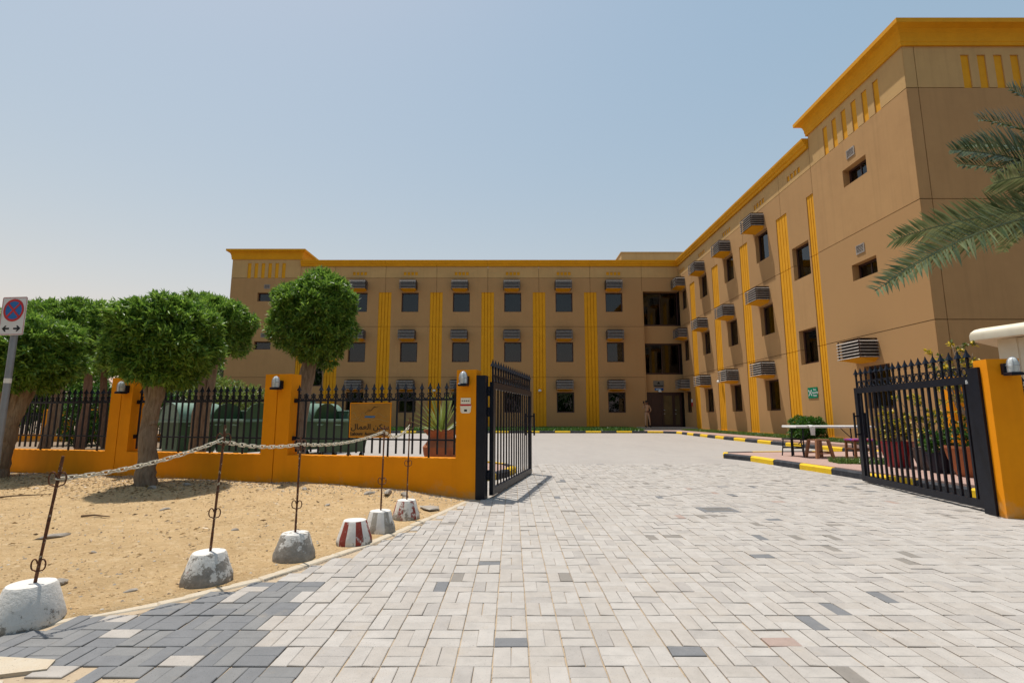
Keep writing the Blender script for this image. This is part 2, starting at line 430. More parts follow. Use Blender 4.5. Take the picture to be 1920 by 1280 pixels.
def link(name, me, parent=None, loc=(0, 0, 0), rot=(0, 0, 0), scale=None):
    o = bpy.data.objects.new(name, me); o.location = loc; o.rotation_euler = rot
    if scale: o.scale = scale
    o.parent = parent; C.objects.link(o)
    return o
def empty(name, loc=(0, 0, 0), rz=0):
    o = bpy.data.objects.new(name, None); o.location = loc; o.rotation_euler = (0, 0, rz); o.empty_display_size = 0.2
    C.objects.link(o)
    return o
def tag(o, label=None, cat=None, group=None, kind=None):
    if label: o['label'] = label
    if cat: o['category'] = cat
    if group: o['group'] = group
    if kind: o['kind'] = kind
    return o
def copy_tree(o, parent=None):
    c = o.copy(); C.objects.link(c); c.parent = parent
    for ch in [x for x in bpy.data.objects if x.parent == o]: copy_tree(ch, c)
    return c
def text_mesh(body, size, mat, extrude=0.001, bold=0.0):
    cu = bpy.data.curves.new('lettering', 'FONT'); cu.body = body; cu.size = size
    cu.align_x = 'CENTER'; cu.align_y = 'CENTER'; cu.extrude = extrude; cu.offset = bold; cu.resolution_u = 3
    o = bpy.data.objects.new('lettering', cu); C.objects.link(o)
    dg = bpy.context.evaluated_depsgraph_get()
    me = bpy.data.meshes.new_from_object(o.evaluated_get(dg))
    bpy.data.objects.remove(o); bpy.data.curves.remove(cu)
    me.materials.clear(); me.materials.append(mat)
    return me
def gz(y): return 0.0 if y < 7.5 else min((y - 7.5) / 22.5, 1) * 0.18
ORD = ['first', 'second', 'third', 'fourth', 'fifth', 'sixth', 'seventh', 'eighth']

# ------------------------------------------------------------------ foliage helpers
def leaves_mesh(name, mat, pos, out, rng, k=10, L=0.11, W=0.022, spread=0.85, droop=0.0):
    """k lance-shaped leaves (folded along the midrib) from each twig point, fanned about its outward direction"""
    n = len(pos)
    pos = np.repeat(pos, k, 0); out = np.repeat(out, k, 0)
    rnd = rng.normal(size=(n * k, 3))
    d = out * 0.62 + rnd / np.linalg.norm(rnd, axis=1, keepdims=True) * spread
    d[:, 2] -= droop
    d /= np.linalg.norm(d, axis=1, keepdims=True)
    up = rng.normal(size=(n * k, 3)) * 0.5 + np.array([0, 0, 1.0])
    side = np.cross(d, up); side /= np.linalg.norm(side, axis=1, keepdims=True) + 1e-9
    nrm = np.cross(side, d)
    ln = (L * rng.uniform(0.65, 1.2, n * k))[:, None]; wd = (W * rng.uniform(0.8, 1.25, n * k))[:, None]
    base = pos + rng.normal(size=(n * k, 3)) * L * 0.18
    tip = base + d * ln - nrm * ln * 0.12
    m1 = base + d * ln * 0.45 + side * wd / 2 + nrm * wd * 0.18
    m2 = base + d * ln * 0.45 - side * wd / 2 + nrm * wd * 0.18
    v = np.stack([base, m1, tip, m2], 1).reshape(-1, 3)
    N = n * k
    me = bpy.data.meshes.new(name)
    me.vertices.add(N * 4); me.vertices.foreach_set('co', v.astype(np.float32).ravel())
    me.loops.add(N * 6); me.polygons.add(N * 2)
    i = np.arange(N)[:, None] * 4
    tri = np.concatenate([i + [0, 1, 2], i + [0, 2, 3]], 1).reshape(-1)
    me.loops.foreach_set('vertex_index', tri.astype(np.int32))
    me.polygons.foreach_set('loop_start', (np.arange(N * 2) * 3).astype(np.int32))
    me.materials.append(mat)
    me.update(calc_edges=True); me.validate()
    return me

def crown_points(rx, ry, rz, n, seed, p=2.7, lump=0.07, flat_bottom=0.0):
    rng = np.random.default_rng(seed)
    d = rng.normal(size=(n, 3)); d /= np.linalg.norm(d, axis=1, keepdims=True)
    r = (np.abs(d) ** p).sum(1) ** (-1 / p)
    ph = rng.uniform(0, 6.28, 6)
    r *= 1 + lump * (np.sin(d[:, 0] * 5 + ph[0]) + np.sin(d[:, 1] * 6 + ph[1]) * 0.8 + np.sin(d[:, 2] * 7 + d[:, 0] * 4 + ph[2])) + rng.normal(size=n) * 0.018
    t = np.where(rng.random(n) < 0.66, rng.uniform(0.9, 1.02, n), rng.uniform(0.45, 0.92, n))
    # gaps between leafy clumps
    g = np.sin(d[:, 0] * 9 + ph[3]) * np.sin(d[:, 1] * 9 + ph[4]) * np.sin(d[:, 2] * 9 + ph[5])
    t = t * (1 - 0.22 * np.clip(g * 2.5, 0, 1))
    q = d * (r * t)[:, None]
    if flat_bottom: q[:, 2] = np.maximum(q[:, 2], -flat_bottom + rng.normal(size=n) * 0.03)
    pos = q * np.array([rx, ry, rz])
    o = d / np.array([rx, ry, rz]); o /= np.linalg.norm(o, axis=1, keepdims=True)
    o[:, 2] += 0.25
    return pos, o, rng

# ------------------------------------------------------------------ ground, sand, paving
tag(MB().add([(-500, -200, -0.15), (500, -200, -0.15), (500, 900, -0.15), (-500, 900, -0.15)], [(0, 1, 2, 3)]).build('ground', soil), kind='structure')
asphalt = speck('asphalt', (0.06, 0.058, 0.056), (0.045, 0.044, 0.043), (0.08, 0.078, 0.075))
tag(MB().add([(-120, -11, -0.06), (120, -11, -0.06), (120, 0.6, -0.06), (-120, 0.6, -0.06)], [(0, 1, 2, 3)]).build('road', asphalt), kind='structure')  # unseen road behind the camera, added to cut the bounced light
tag(MB().add([(-60, 7.3, -0.03), (-2.0, 7.3, -0.03), (-2.0, 34, -0.03), (-60, 70, -0.03)], [(0, 1, 2, 3)]).build('yard_ground', soil), kind='structure')

EDGE = [(-9.0, 1.2), (-4.6, 2.15), (-3.35, 2.66), (-2.76, 2.95), (-2.18, 3.36), (-1.78, 3.85), (-1.29, 4.87), (-0.92, 6.1), (-0.61, 7.24), (-0.50, 7.46)]
def edge_x(y):
    for (x0, y0), (x1, y1) in zip(EDGE, EDGE[1:]):
        if y0 <= y <= y1: return x0 + (x1 - x0) * (y - y0) / (y1 - y0)
    return EDGE[0][0] if y < EDGE[0][1] else EDGE[-1][0]
GX, GY = -0.52, 7.42                     # outer corner of the left gate pillar; the boundary runs from it
DX, DY = -0.9701, 0.2425
NX, NY = -0.2425, -0.9701
def wl(s, off=0.0): return (GX + DX * s + NX * off, GY + DY * s + NY * off)
def wall_y(x): return GY + (x - GX) / DX * DY

# sand lot: a heaped, trodden sheet between the edging and the boundary wall
rng = np.random.default_rng(3)
def fbm(x, y, seed=0):
    v = 0.0; a = 1.0; f = 1.0
    for o in range(5):
        v += a * math.sin(x * f * 1.7 + 1.3 * o + seed + 1.9 * math.sin(y * f * 0.9 + o)) * math.cos(y * f * 1.9 - 0.7 * o + 1.5 * math.sin(x * f * 0.7))
        a *= 0.5; f *= 2.1
    return v
def sand_h(x, y):
    e = edge_x(y) - 0.06
    if x > e + 0.1: return -0.11
    if x > e: return -0.02
    dist = e - x
    wy = wall_y(x)
    k = max(0.0, min(1.0, (y - 4.5) / 3.6)) * max(0.0, min(1.0, dist / 2.0))
    h = 0.005 + 0.11 * k + fbm(x * 1.2, y * 1.2) * 0.013 * min(1, dist * 2 + 0.15) + fbm(x * 5, y * 5, 2) * 0.006 * min(1, dist * 3 + 0.1)
    h += 0.035 * math.exp(-((y - wy + 0.15) / 0.35) ** 2) * min(1, dist)
    return h
xs = np.linspace(-12.5, -0.3, 200); ys = np.linspace(1.0, 10.4, 170)
mb = MB()
for y in ys:
    for x in xs: mb.v.append((x, y, sand_h(x, y)))
nx = len(xs)
for j in range(len(ys) - 1):
    for i in range(nx - 1):
        if ys[j] < wall_y(xs[i]) + 0.1:
            mb.f.append((j * nx + i, j * nx + i + 1, (j + 1) * nx + i + 1, (j + 1) * nx + i)); mb.m.append(0)
tag(mb.build('sand_lot', sand, smooth=True, fix=False), kind='structure')

# flush concrete edging along the sand, in short blocks
edging = tag(empty('edging', (EDGE[3][0], EDGE[3][1], 0)), kind='structure')
pts = []
for (x0, y0), (x1, y1) in zip(EDGE[:-1], EDGE[1:]):
    L_ = math.hypot(x1 - x0, y1 - y0); n = max(1, round(L_ / 0.45))
    pts += [(x0 + (x1 - x0) * k / n, y0 + (y1 - y0) * k / n) for k in range(n)]
pts.append(EDGE[-1])
for (x0, y0), (x1, y1) in zip(pts, pts[1:]):
    d = Vector((x1 - x0, y1 - y0, 0)); L_ = d.length; d.normalize(); nrm = Vector((-d.y, d.x, 0))
    g = 0.004; wdt = 0.075; z1 = 0.001 + random.uniform(-0.003, 0.003)
    a = Vector((x0, y0, 0)) + d * g; b = Vector((x1, y1, 0)) - d * g
    q = [a - nrm * 0.012, b - nrm * 0.012, b + nrm * wdt, a + nrm * wdt]
    c = 0.008
    q2 = [a + d * c - nrm * (0.012 - c), b - d * c - nrm * (0.012 - c), b - d * c + nrm * (wdt - c), a + d * c + nrm * (wdt - c)]
    vs = [(p.x, p.y, -0.09) for p in q] + [(p.x, p.y, z1 - c) for p in q] + [(p.x, p.y, z1) for p in q2]
    fs = [(i, (i + 1) % 4, 4 + (i + 1) % 4, 4 + i) for i in range(4)] + [(4 + i, 4 + (i + 1) % 4, 8 + (i + 1) % 4, 8 + i) for i in range(4)] + [(8, 9, 10, 11)]
    MB().add(vs, fs).build('edging_block', concrete, edging, world=True)

# driveway: bedding sand with basket-weave pavers laid on it; each near paver is its own piece
drive = tag(MB().add([(-9.5, 0.5, -0.008), (9.5, 0.5, -0.008), (9.5, 7.5, -0.008), (9.5, 12.5, 0.032), (-9.5, 12.5, 0.032), (-9.5, 7.5, -0.008)],
                     [(0, 1, 2, 5), (5, 2, 3, 4)]).build('driveway', speck('bedding_sand', (0.42, 0.325, 0.22), (0.32, 0.24, 0.16), (0.5, 0.4, 0.28), 60)), kind='structure')
MXW, MYD = 0.1745, 0.2055
def holes(x, y):
    # pavers lost or broken away by the near corner of the sand
    for hx, hy, rx, ry in ((-2.12, 2.46, 0.20, 0.055), (-1.95, 2.52, 0.10, 0.05), (-1.70, 2.40, 0.13, 0.05), (-1.48, 2.35, 0.10, 0.035), (-2.42, 2.50, 0.18, 0.07), (-1.62, 2.30, 0.2, 0.06)):
        if ((x - hx) / rx) ** 2 + ((y - hy) / ry) ** 2 < 1: return True
    return False
def in_dark(x, y):
    lim = -1.40 if 2.87 < y < 3.78 else (-1.225 if y > 2.66 else -1.05)
    return x < lim and y < 3.78
def paver_mi(x, y):
    r = random.random()
    if in_dark(x, y): return 5 if r < 0.5 else (6 if r < 0.94 else 1)
    if y > 8.2 and False: return 0
    odd = 0.02 + 0.045 * (math.sin(x * 1.3 + 1) * math.sin(y * 0.9) > 0.35)
    if r < odd: return 4 if r < odd * 0.45 else (5 if r < odd * 0.72 else 3)
    if r < odd + 0.0012: return 7
    return (0, 0, 0, 1, 1, 2, 0, 1, 2, 3)[int(random.random() * 10)]
rngp = random.Random(5)
plist = []
j0 = 0
y = 1.55; row = 0
while y < 12.4:
    x = -9.0 - 0.03; col = 0
    x0 = 0.1 - MXW * 60
    for col in range(-60, 60):
        mx = 0.083 + col * MXW; my = y
        if mx + MXW < edge_x(min(max(my, 1.2), 7.46)) - 0.15: continue
        if mx > min(9.2, my * 1.05 + 3.0): continue
        if my > 7.4 and (mx < -2.5 or mx > 6.9): continue
        gp = 0.0030; gi = 0.0010
        if (row + col) % 2:
            rects = [(mx + gp, mx + MXW - gp, my + gp, my + MYD / 2 - gi), (mx + gp, mx + MXW - gp, my + MYD / 2 + gi, my + MYD - gp)]
        else:
            rects = [(mx + gp, mx + MXW / 2 - gi, my + gp, my + MYD - gp), (mx + MXW / 2 + gi, mx + MXW - gp, my + gp, my + MYD - gp)]
        for (a, b, c, d) in rects:
            cx, cy = (a + b) / 2, (c + d) / 2
            e = edge_x(min(cy, 7.46))
            if cy < 7.46 and a < e + 0.012 : continue
            if cy >= 7.46 and cx < -0.5 and cy < wall_y(cx) + 0.0: continue
            if holes(cx, cy): continue
            plist.append((a, b, c, d))
    y += MYD; row += 1
def paver_geo(hx, hy, c=0.0035, rr=None):
    """one worn paver about its own centre: chamfered, slightly out of true"""
    rr = rr or random
    jit = lambda: rr.uniform(-0.002, 0.002)
    q = [(-hx + jit(), -hy + jit()), (hx + jit(), -hy + jit()), (hx + jit(), hy + jit()), (-hx + jit(), hy + jit())]
    tz = [rr.uniform(-0.0022, 0.0022) for _ in range(4)]
    vs = [(x, y, -0.055) for x, y in q] + [(x, y, tz[i] - c * 0.7) for i, (x, y) in enumerate(q)] + [(x - math.copysign(c, x), y - math.copysign(c, y), tz[i]) for i, (x, y) in enumerate(q)]
    fs = [(i, (i + 1) % 4, 4 + (i + 1) % 4, 4 + i) for i in range(4)] + [(4 + i, 4 + (i + 1) % 4, 8 + (i + 1) % 4, 8 + i) for i in range(4)] + [(8, 9, 10, 11)]
    return vs, fs
def shown(r):
    cx, cy = (r[0] + r[1]) / 2, (r[2] + r[3]) / 2
    return cy > 2.42 and abs(cx) < cy * 0.96 + 0.03
near = sorted([r for r in plist if shown(r)], key=lambda r: r[2])[:300]
near_set = set(near)
shared = {}
field = MB()
for r in plist:
    a, b, c, d = r
    cx, cy = (a + b) / 2, (c + d) / 2
    hx, hy = (b - a) / 2, (d - c) / 2
    mi = paver_mi(cx, cy)
    z = gz(cy) + rngp.uniform(-0.0025, 0.0025)
    if r in near_set:
        key = (hx > hy * 0.8 and hx > 0.06, mi, rngp.randrange(4))
        key = (round(hx, 3), round(hy, 3), mi, key[2])
        if key not in shared:
            vs, fs = paver_geo(hx, hy)
            shared[key] = MB().add(vs, fs).mesh('paver', PV[mi], fix=False)
        link('paver', shared[key], drive, (cx, cy, z))
    else:
        vs, fs = paver_geo(hx, hy)
        field.add([(p[0] + cx, p[1] + cy, p[2] + z) for p in vs], fs, mi)
tag(field.build('paver_field', PV, drive, fix=False), kind='stuff')
# shallow drain cover set in the driveway
dc = tag(empty('drain_cover', (2.57, 6.62, 0.0)), 'dark flat drain cover sunk in the driveway pavers', 'drain cover')
MB().cbox(-0.22, 0.22, -0.16, 0.16, -0.02, 0.006, 0.006).build('plate', PV[5], dc)
for k in range(3): MB().box(-0.16, 0.16, -0.09 + k * 0.08, -0.07 + k * 0.08, 0.0062, 0.010).build('rib', rock_m, dc)

# courtyard sheet
rowsY = [12.3, 14, 16, 20, 24, 28, 30, 33, 36.2]
mb = MB()
for yy in rowsY: mb.v += [(-11, yy, gz(yy) - 0.001), (14.5, yy, gz(yy) - 0.001)]
for i in range(len(rowsY) - 1): mb.f.append((2 * i, 2 * i + 1, 2 * i + 3, 2 * i + 2)); mb.m.append(0)
tag(mb.build('courtyard_paving', far_paving), kind='structure')

# broken concrete slabs at the near left corner
for poly, zz, lab in (([(-3.4, 2.2), (-2.05, 2.2), (-2.22, 2.42), (-2.66, 2.53), (-3.1, 2.50)], 0.012, 'cracked pale concrete slab at the near corner of the dark pavers'),
                     ([(-2.62, 2.565), (-2.30, 2.475), (-2.13, 2.53), (-2.17, 2.62), (-2.55, 2.66)], 0.010, 'small broken slab strip lying between sand and dark pavers')):
    cx = sum(p[0] for p in poly) / len(poly); cy = sum(p[1] for p in poly) / len(poly)
    tag(MB().prism([(a - cx, b - cy) for a, b in poly], lambda a, b, d: (a, b, d), -0.05, zz).build('broken_slab', concrete, loc=(cx, cy, 0)), lab, 'slab')

# ------------------------------------------------------------------ kerbs, islands, steps
def resample(path, step):
    P = [Vector((*p, 0)) for p in path]; out = [P[0]]; acc = 0
    for a, b in zip(P, P[1:]):
        L_ = (b - a).length; d = (b - a) / L_; t = step - acc
        while t <= L_: out.append(a + d * t); t += step
        acc = L_ - (t - step)
    if (out[-1] - P[-1]).length > 0.15: out.append(P[-1])
    return out
def kerb_line(path, step=0.92, first=0, side=1, h=0.13, wd=0.12):
    """blocks painted yellow and black in turn; the path is the road-side face"""
    k = tag(empty('kerb', (path[0][0], path[0][1], gz(path[0][1]))), kind='structure')
    P = resample(path, step)
    for i, (a, b) in enumerate(zip(P, P[1:])):
        d = (b - a).normalized(); nrm = Vector((-d.y, d.x, 0)) * side
        a2 = a + d * 0.004; b2 = b - d * 0.004
        za, zb = gz(a.y), gz(b.y)
        prof = [(0, -0.06), (0.0, h - 0.03), (0.03, h), (wd, h), (wd, -0.06)]
        vs = [(p.x + nrm.x * o, p.y + nrm.y * o, zz + z) for p, zz in ((a2, za), (b2, zb)) for o, z in prof]
        n = len(prof)
        fs = [(j, (j + 1) % n, n + (j + 1) % n, n + j) for j in range(n)] + [tuple(range(n))[::-1], tuple(range(n, 2 * n))]
        MB().add(vs, fs).build('kerb_block', kerb_y if (i + first) % 2 == 0 else kerb_k, k, world=True)
    return k
ISL = [(5.72, 14.35), (5.66, 13.95), (5.97, 13.17), (6.08, 12.24), (6.18, 11.33), (6.30, 10.46), (6.38, 9.56), (6.52, 8.5), (6.64, 7.47), (6.8, 6.6)]
kerb_line(ISL[1:], 0.92, 1, 1)
kerb_line([(9.4, 14.95), (8.2, 14.85), (7.0, 14.72), (6.1, 14.6), (5.74, 14.4), (5.66, 13.97)], 0.9, 0, 1)
ZI = 0.168
poly = [(x + 0.10, y) for x, y in ISL[1:]] + [(9.6, 5.4), (20.0, 3.6), (20.0, 14.25), (12.0, 14.25), (12.0, 14.9), (9.4, 14.85), (8.2, 14.75), (7.0, 14.62), (6.15, 14.5), (5.82, 14.3)]
tag(MB().prism(poly, lambda a, b, d: (a, b, d), -0.05, ZI).build('island_paving', pink), kind='structure')
FK = [(-14, 30.9), (8.4, 30.9), (9.2, 30.55), (9.55, 29.9), (9.5, 28.0), (9.6, 23.4), (10.0, 18.7), (10.25, 16.4), (10.6, 14.95)]
kerb_line(FK, 0.92, 0, 1)
tag(MB().add([(-14, 31.0, .30), (8.4, 31.0, .30), (8.0, 36, .30), (-14, 36, .30)], [(0, 1, 2, 3)]).build('planting_bed', soil), kind='structure')
wk = [(x + 0.1, y) for x, y in FK[1:]]
poly = wk + [(11.0, 14.95), (10.95, 20), (10.85, 29), (10.7, 33.0), (8.1, 33.0)]
tag(MB().prism(poly, lambda a, b, d: (a, b, d), -0.05, 0.296).build('walkway', pink), kind='structure')
tag(MB().add([(11.0, 13.0, .302), (12.1, 13.0, .302), (12.1, 33, .302), (10.7, 33, .302)], [(0, 1, 2, 3)]).build('grass_bed', soil), kind='structure')
tag(MB().add([(9.6, 9.2, ZI + 0.006), (20, 9.2, ZI + 0.006), (20, 14.3, ZI + 0.006), (9.6, 14.3, ZI + 0.006)], [(0, 1, 2, 3)]).build('bounce_cut_bed', soil), kind='structure')  # dark soil added to lower the light bounced onto the tower front
LI = [(-4.6, 9.55), (-1.1, 9.02), (-0.62, 9.15), (-0.30, 9.48), (-0.03, 10.1), (0.09, 10.7), (-0.08, 11.25), (-0.65, 12.0), (-4.6, 12.9)]
kerb_line(LI[::-1], 0.62, 1, -1)
tag(MB().prism([(x * 1.0 - 0.03, y) for x, y in [(-4.6, 9.66), (-1.1, 9.13), (-0.68, 9.25), (-0.40, 9.54), (-0.14, 10.14), (-0.03, 10.7), (-0.19, 11.2), (-0.72, 11.9), (-4.6, 12.78)]],
               lambda a, b, d: (a, b, d), -0.05, 0.135).build('planter_island', pink), kind='structure')
st = tag(empty('entrance_steps', (10, 33, 0.18)), kind='structure')
MB().cbox(8.0, 12.06, 32.95, 36.2, 0.0, 0.315, 0.015).build('step', step_m, st, world=True)
MB().cbox(8.65, 12.06, 33.55, 36.5, 0.3, 0.452, 0.015).build('step', step_m, st, world=True)

# ------------------------------------------------------------------ the building
YF, XR = 36.0, 12.08
J1, J2, J3, ZC = 3.90, 7.53, 11.11, 11.97      # floor joints and foot of the parapet cornice
ZB = 0.25
G = 0.011
bld = tag(empty('accommodation_building', (0, YF, 0)), 'three-storey brown and yellow L-shaped accommodation building with corner towers', 'building')
def FF(u, z, d): return (u, YF - d, z)
def FRT(u, z, d): return (XR - d, u, z)
def panel(fn, u0, u1, z0, z1, cuts, mat, T=0.34, name='wall_panel', gap=G):
    """precast panel: front face with recessed openings cut out; cuts are (u0, u1, z0, z1)"""
    u0 += gap; u1 -= gap; z0 += gap; z1 -= gap
    us = sorted({u0, u1} | {min(max(x, u0), u1) for c in cuts for x in c[:2]})
    zs = sorted({z0, z1} | {min(max(x, z0), z1) for c in cuts for x in c[2:]})
    us = [us[0]] + [b for a, b in zip(us, us[1:]) if b - a > 1e-4]; zs = [zs[0]] + [b for a, b in zip(zs, zs[1:]) if b - a > 1e-4]
    def keep(i, j):
        if i < 0 or j < 0 or i >= len(us) - 1 or j >= len(zs) - 1: return False
        cu, cz = (us[i] + us[i + 1]) / 2, (zs[j] + zs[j + 1]) / 2
        return not any(c[0] < cu < c[1] and c[2] < cz < c[3] for c in cuts)
    mb = MB()
    for i in range(len(us) - 1):
        for j in range(len(zs) - 1):
            if not keep(i, j): continue
            a, b, c, d = us[i], us[i + 1], zs[j], zs[j + 1]
            mb.add([fn(a, c, 0), fn(b, c, 0), fn(b, d, 0), fn(a, d, 0)], [(0, 1, 2, 3)])
            for di, dj, e in ((-1, 0, ((a, c), (a, d))), (1, 0, ((b, c), (b, d))), (0, -1, ((a, c), (b, c))), (0, 1, ((a, d), (b, d)))):
                if not keep(i + di, j + dj):
                    (p, q), (r, s) = e
                    mb.add([fn(p, q, 0), fn(r, s, 0), fn(r, s, -T), fn(p, q, -T)], [(0, 1, 2, 3)])
    o = mb.build(name, mat, bld, world=True, fix=False)
    bm = bmesh.new(); bm.from_mesh(o.data); bmesh.ops.remove_doubles(bm, verts=bm.verts, dist=1e-5)
    bmesh.ops.recalc_face_normals(bm, faces=bm.faces); bm.to_mesh(o.data); bm.free()


    return o
def lbox(fn, u0, u1, z0, z1, d0, d1, mb=None, mi=0):
    mb = mb or MB()
    vs = [fn(u, z, d) for d in (d0, d1) for z in (z0, z1) for u in (u0, u1)]
    return mb.add(vs, [(0, 2, 3, 1), (4, 5, 7, 6), (0, 1, 5, 4), (2, 6, 7, 3), (0, 4, 6, 2), (1, 3, 7, 5)], mi)
wr = random.Random(11)
def window(fn, u0, u1, z0, z1, dep=-0.2, mull=0.0, curtain=True, fw=0.075):
    mb = MB()
    for a, b, c, d in ((u0, u1, z0, z0 + fw), (u0, u1, z1 - fw, z1), (u0, u0 + fw, z0 + fw, z1 - fw), (u1 - fw, u1, z0 + fw, z1 - fw)):
        lbox(fn, a, b, c, d, dep - 0.05, dep + 0.02, mb)
    um = u0 + (u1 - u0) * mull
    if mull: lbox(fn, um - 0.022, um + 0.022, z0 + fw, z1 - fw, dep - 0.045, dep + 0.008, mb)
    wn = mb.build('window', frame_brown, bld, world=True)
    parts = [(u0 + fw, um - 0.022), (um + 0.022, u1 - fw)] if mull else [(u0 + fw, u1 - fw)]
    for a, b in parts: lbox(fn, a, b, z0 + fw, z1 - fw, dep - 0.022, dep - 0.014).build('pane', glass, wn, world=True)
    if curtain:
        cw = wr.choice([0.35, 0.5, 0.8, 1.0]); a = u0 + fw if wr.random() < 0.5 else u1 - fw - (u1 - u0 - 2 * fw) * cw
        b = a + (u1 - u0 - 2 * fw) * cw
        mb = MB(); n = 18; vs = []
        for i in range(n + 1):
            u = a + (b - a) * i / n; d = dep - 0.12 + 0.018 * math.sin(i * 1.9)
            vs += [fn(u, z0 + 0.02, d), fn(u, z1 - 0.02, d)]
        mb.add(vs, [(2 * i, 2 * i + 2, 2 * i + 3, 2 * i + 1) for i in range(n)])
        mb.build('curtain', curtain_m, wn, world=True, fix=False)
    return wn
def pilaster(fn, u0, u1, z0, z1, n=4):
    mb = MB(); wd = (u1 - u0) / n
    for k in range(n): lbox(fn, u0 + wd * k + (0.018 if k else 0.004), u0 + wd * (k + 1) - (0.018 if k < n - 1 else 0.004), z0 + G, z1 - G if z1 < 10 else z1, -0.12, -0.028, mb)
    lbox(fn, u0, u1, z0, z1, -0.20, -0.10, mb, 0)
    return mb.build('pilaster', yellow, bld, world=True)
LV = [(ZB, J1), (J1, J2), (J2, J3)]
WZ = [(1.43, 2.85), (4.98, 6.40), (8.60, 10.02)]
PT = 10.04
PW = 0.455
def wing(fn, bounds, wins, stair):
    """bounds: joints between bays (pilaster centres); wins: window left edges per bay; stair: bay index with half-landing windows"""
    for b, (u0, u1) in enumerate(zip(bounds, bounds[1:])):
        for (z0, z1), (wz0, wz1) in zip(LV, WZ):
            cuts = []
            for e, half in ((u0, 1), (u1, -1)):
                if e in NOPIL: continue
                wdt = PW if e not in HALF else 0.47
                cuts.append((e - 1, e + wdt, -1, PT) if half > 0 else (e - wdt, e + 1, -1, PT))
            if stair == b:
                for q in STZ: cuts.append((wins[b], wins[b] + 1.23, *q))
            else: cuts.append((wins[b], wins[b] + 1.23, wz0, wz1))
            panel(fn, u0, u1, z0, z1, cuts, wall_brown)
        sq0 = (wins[b] + 0.615) - 0.51 if stair != b else (u0 + u1) / 2 - 0.51
        cuts = [(sq0 + k * 0.273, sq0 + k * 0.273 + 0.2, 11.31, 11.55) for k in range(4)]
        panel(fn, u0, u1, J3, ZC, cuts, wall_tan)
        for c in cuts: lbox(fn, c[0] - .004, c[1] + .004, c[2] - .004, c[3] + .004, -0.12, -0.035).build('decorative_square', yellow, bld, world=True)
        if stair == b:
            for q in STZ: window(fn, wins[b], wins[b] + 1.23, *q)
        else:
            for q in WZ: window(fn, wins[b], wins[b] + 1.23, *q)
    for e in bounds:
        if e in NOPIL: continue
        for z0, z1 in LV:
            zt = min(z1, PT)
            if e in HALF: pilaster(fn, *( (e, e + 0.47) if HALF[e] > 0 else (e - 0.47, e)), z0, zt, 3)
            else: pilaster(fn, e - PW, e + PW, z0, zt)
STZ = [(3.28, 4.70), (6.87, 8.29)]
FB = [-15.36, -12.87, -9.165, -5.46, -1.755, 1.95, 5.655, 9.40]
HALF = {-15.36: 1}; NOPIL = {9.40}
wing(FF, FB, [-14.62, -11.67, -7.975, -4.27, -0.56, 3.14, 6.75], 0)
RB = [19.42, 21.87, 25.68, 29.49, 33.35, 36.0]
HALF = {19.42: 1}; NOPIL = {36.0}
wing(FRT, RB, [19.98, 23.13, 26.96, 30.78, 34.55], 0)

# entrance bay, set back
REC = 0.45
panel(FF, 9.40, XR, J2, J3, [(9.46, 12.2, -1, 10.12)], wall_brown, T=0.6)
panel(FF, 9.40, XR, J3, ZC, [], wall_tan)
FE = lambda u, z, d: (u, YF + REC - d, z)
panel(FE, 9.40, XR + 0.4, 6.36, 7.66, [], wall_brown, T=0.2)
panel(FE, 9.40, XR + 0.4, 2.86, 4.15, [], wall_brown, T=0.2)
lbox(FF, 9.40, 9.46, ZB, 10.12, -REC - 0.1, -0.003).build('reveal', wall_brown, bld, world=True)
for z0, z1 in ((7.68, 10.11), (4.17, 6.34)):
    window(FE, 9.47, XR - 0.02, z0, z1, -0.02, 0.5, False, 0.07)
# doors: frame, two leaves with glass, handles, sidelight
mb = MB()
for u in (9.47, 9.80, 10.62, 11.42, 11.95): lbox(FE, u, u + 0.09, 0.455, 2.85, -0.08, 0.03, mb)
lbox(FE, 9.47, 12.04, 2.72, 2.848, -0.08, 0.031, mb)
df = mb.build('door_frame', frame_brown, bld, world=True)
door_tint = surf('door_tint', (0.11, 0.08, 0.035), (0.08, 0.055, 0.025), 0.25, 2, 30, 0.05, 0.5)
for u0, u1, mt in ((9.56, 9.80, frame_brown), (9.89, 10.62, frame_brown), (10.71, 11.42, door_tint), (11.51, 11.95, door_tint)):
    mb = MB(); lbox(FE, u0, u1, 0.47, 2.72, -0.06, -0.01, mb, 0)
    dl = mb.build('door_leaf', frame_brown, bld, world=True)
    if mt is door_tint:
        lbox(FE, u0 + 0.06, u1 - 0.06, 0.6, 2.64, -0.008, 0.004).build('door_glass', door_tint, dl, world=True)
        for z in (1.35, 1.62): MB().tube([FE(u0 + 0.03, z, -0.01), FE(u0 + 0.03, z, 0.05), FE(u0 + 0.11, z, 0.05)], 0.012, 6).build('door_handle', white_paint, dl, world=True)

# plinth, roof slabs, dark interior mass
lbox(FF, -15.3, 9.38, 0.1, ZB + 0.14, -0.2, 0.035).build('plinth', yellow, bld, world=True)
lbox(FRT, 14.30, 33.0, 0.1, ZB + 0.14, -0.2, 0.035).build('plinth', yellow, bld, world=True)
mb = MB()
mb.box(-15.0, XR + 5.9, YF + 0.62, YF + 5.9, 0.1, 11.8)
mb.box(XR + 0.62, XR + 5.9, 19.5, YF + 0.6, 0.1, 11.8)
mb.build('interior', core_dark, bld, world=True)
MB().box(-15.3, XR + 6.0, YF + 0.3, YF + 6, 11.82, 11.9).build('roof_slab', roof_grey, bld, world=True)
MB().box(XR + 0.3, XR + 6.0, 19.5, YF + 0.28, 11.82, 11.9).build('roof_slab', roof_grey, bld, world=True)
MB().box(XR + 5.95, XR + 6.18, 14.7, YF + 5.98, 0.1, 12.0).build('rear_wall', wall_brown, bld, world=True)
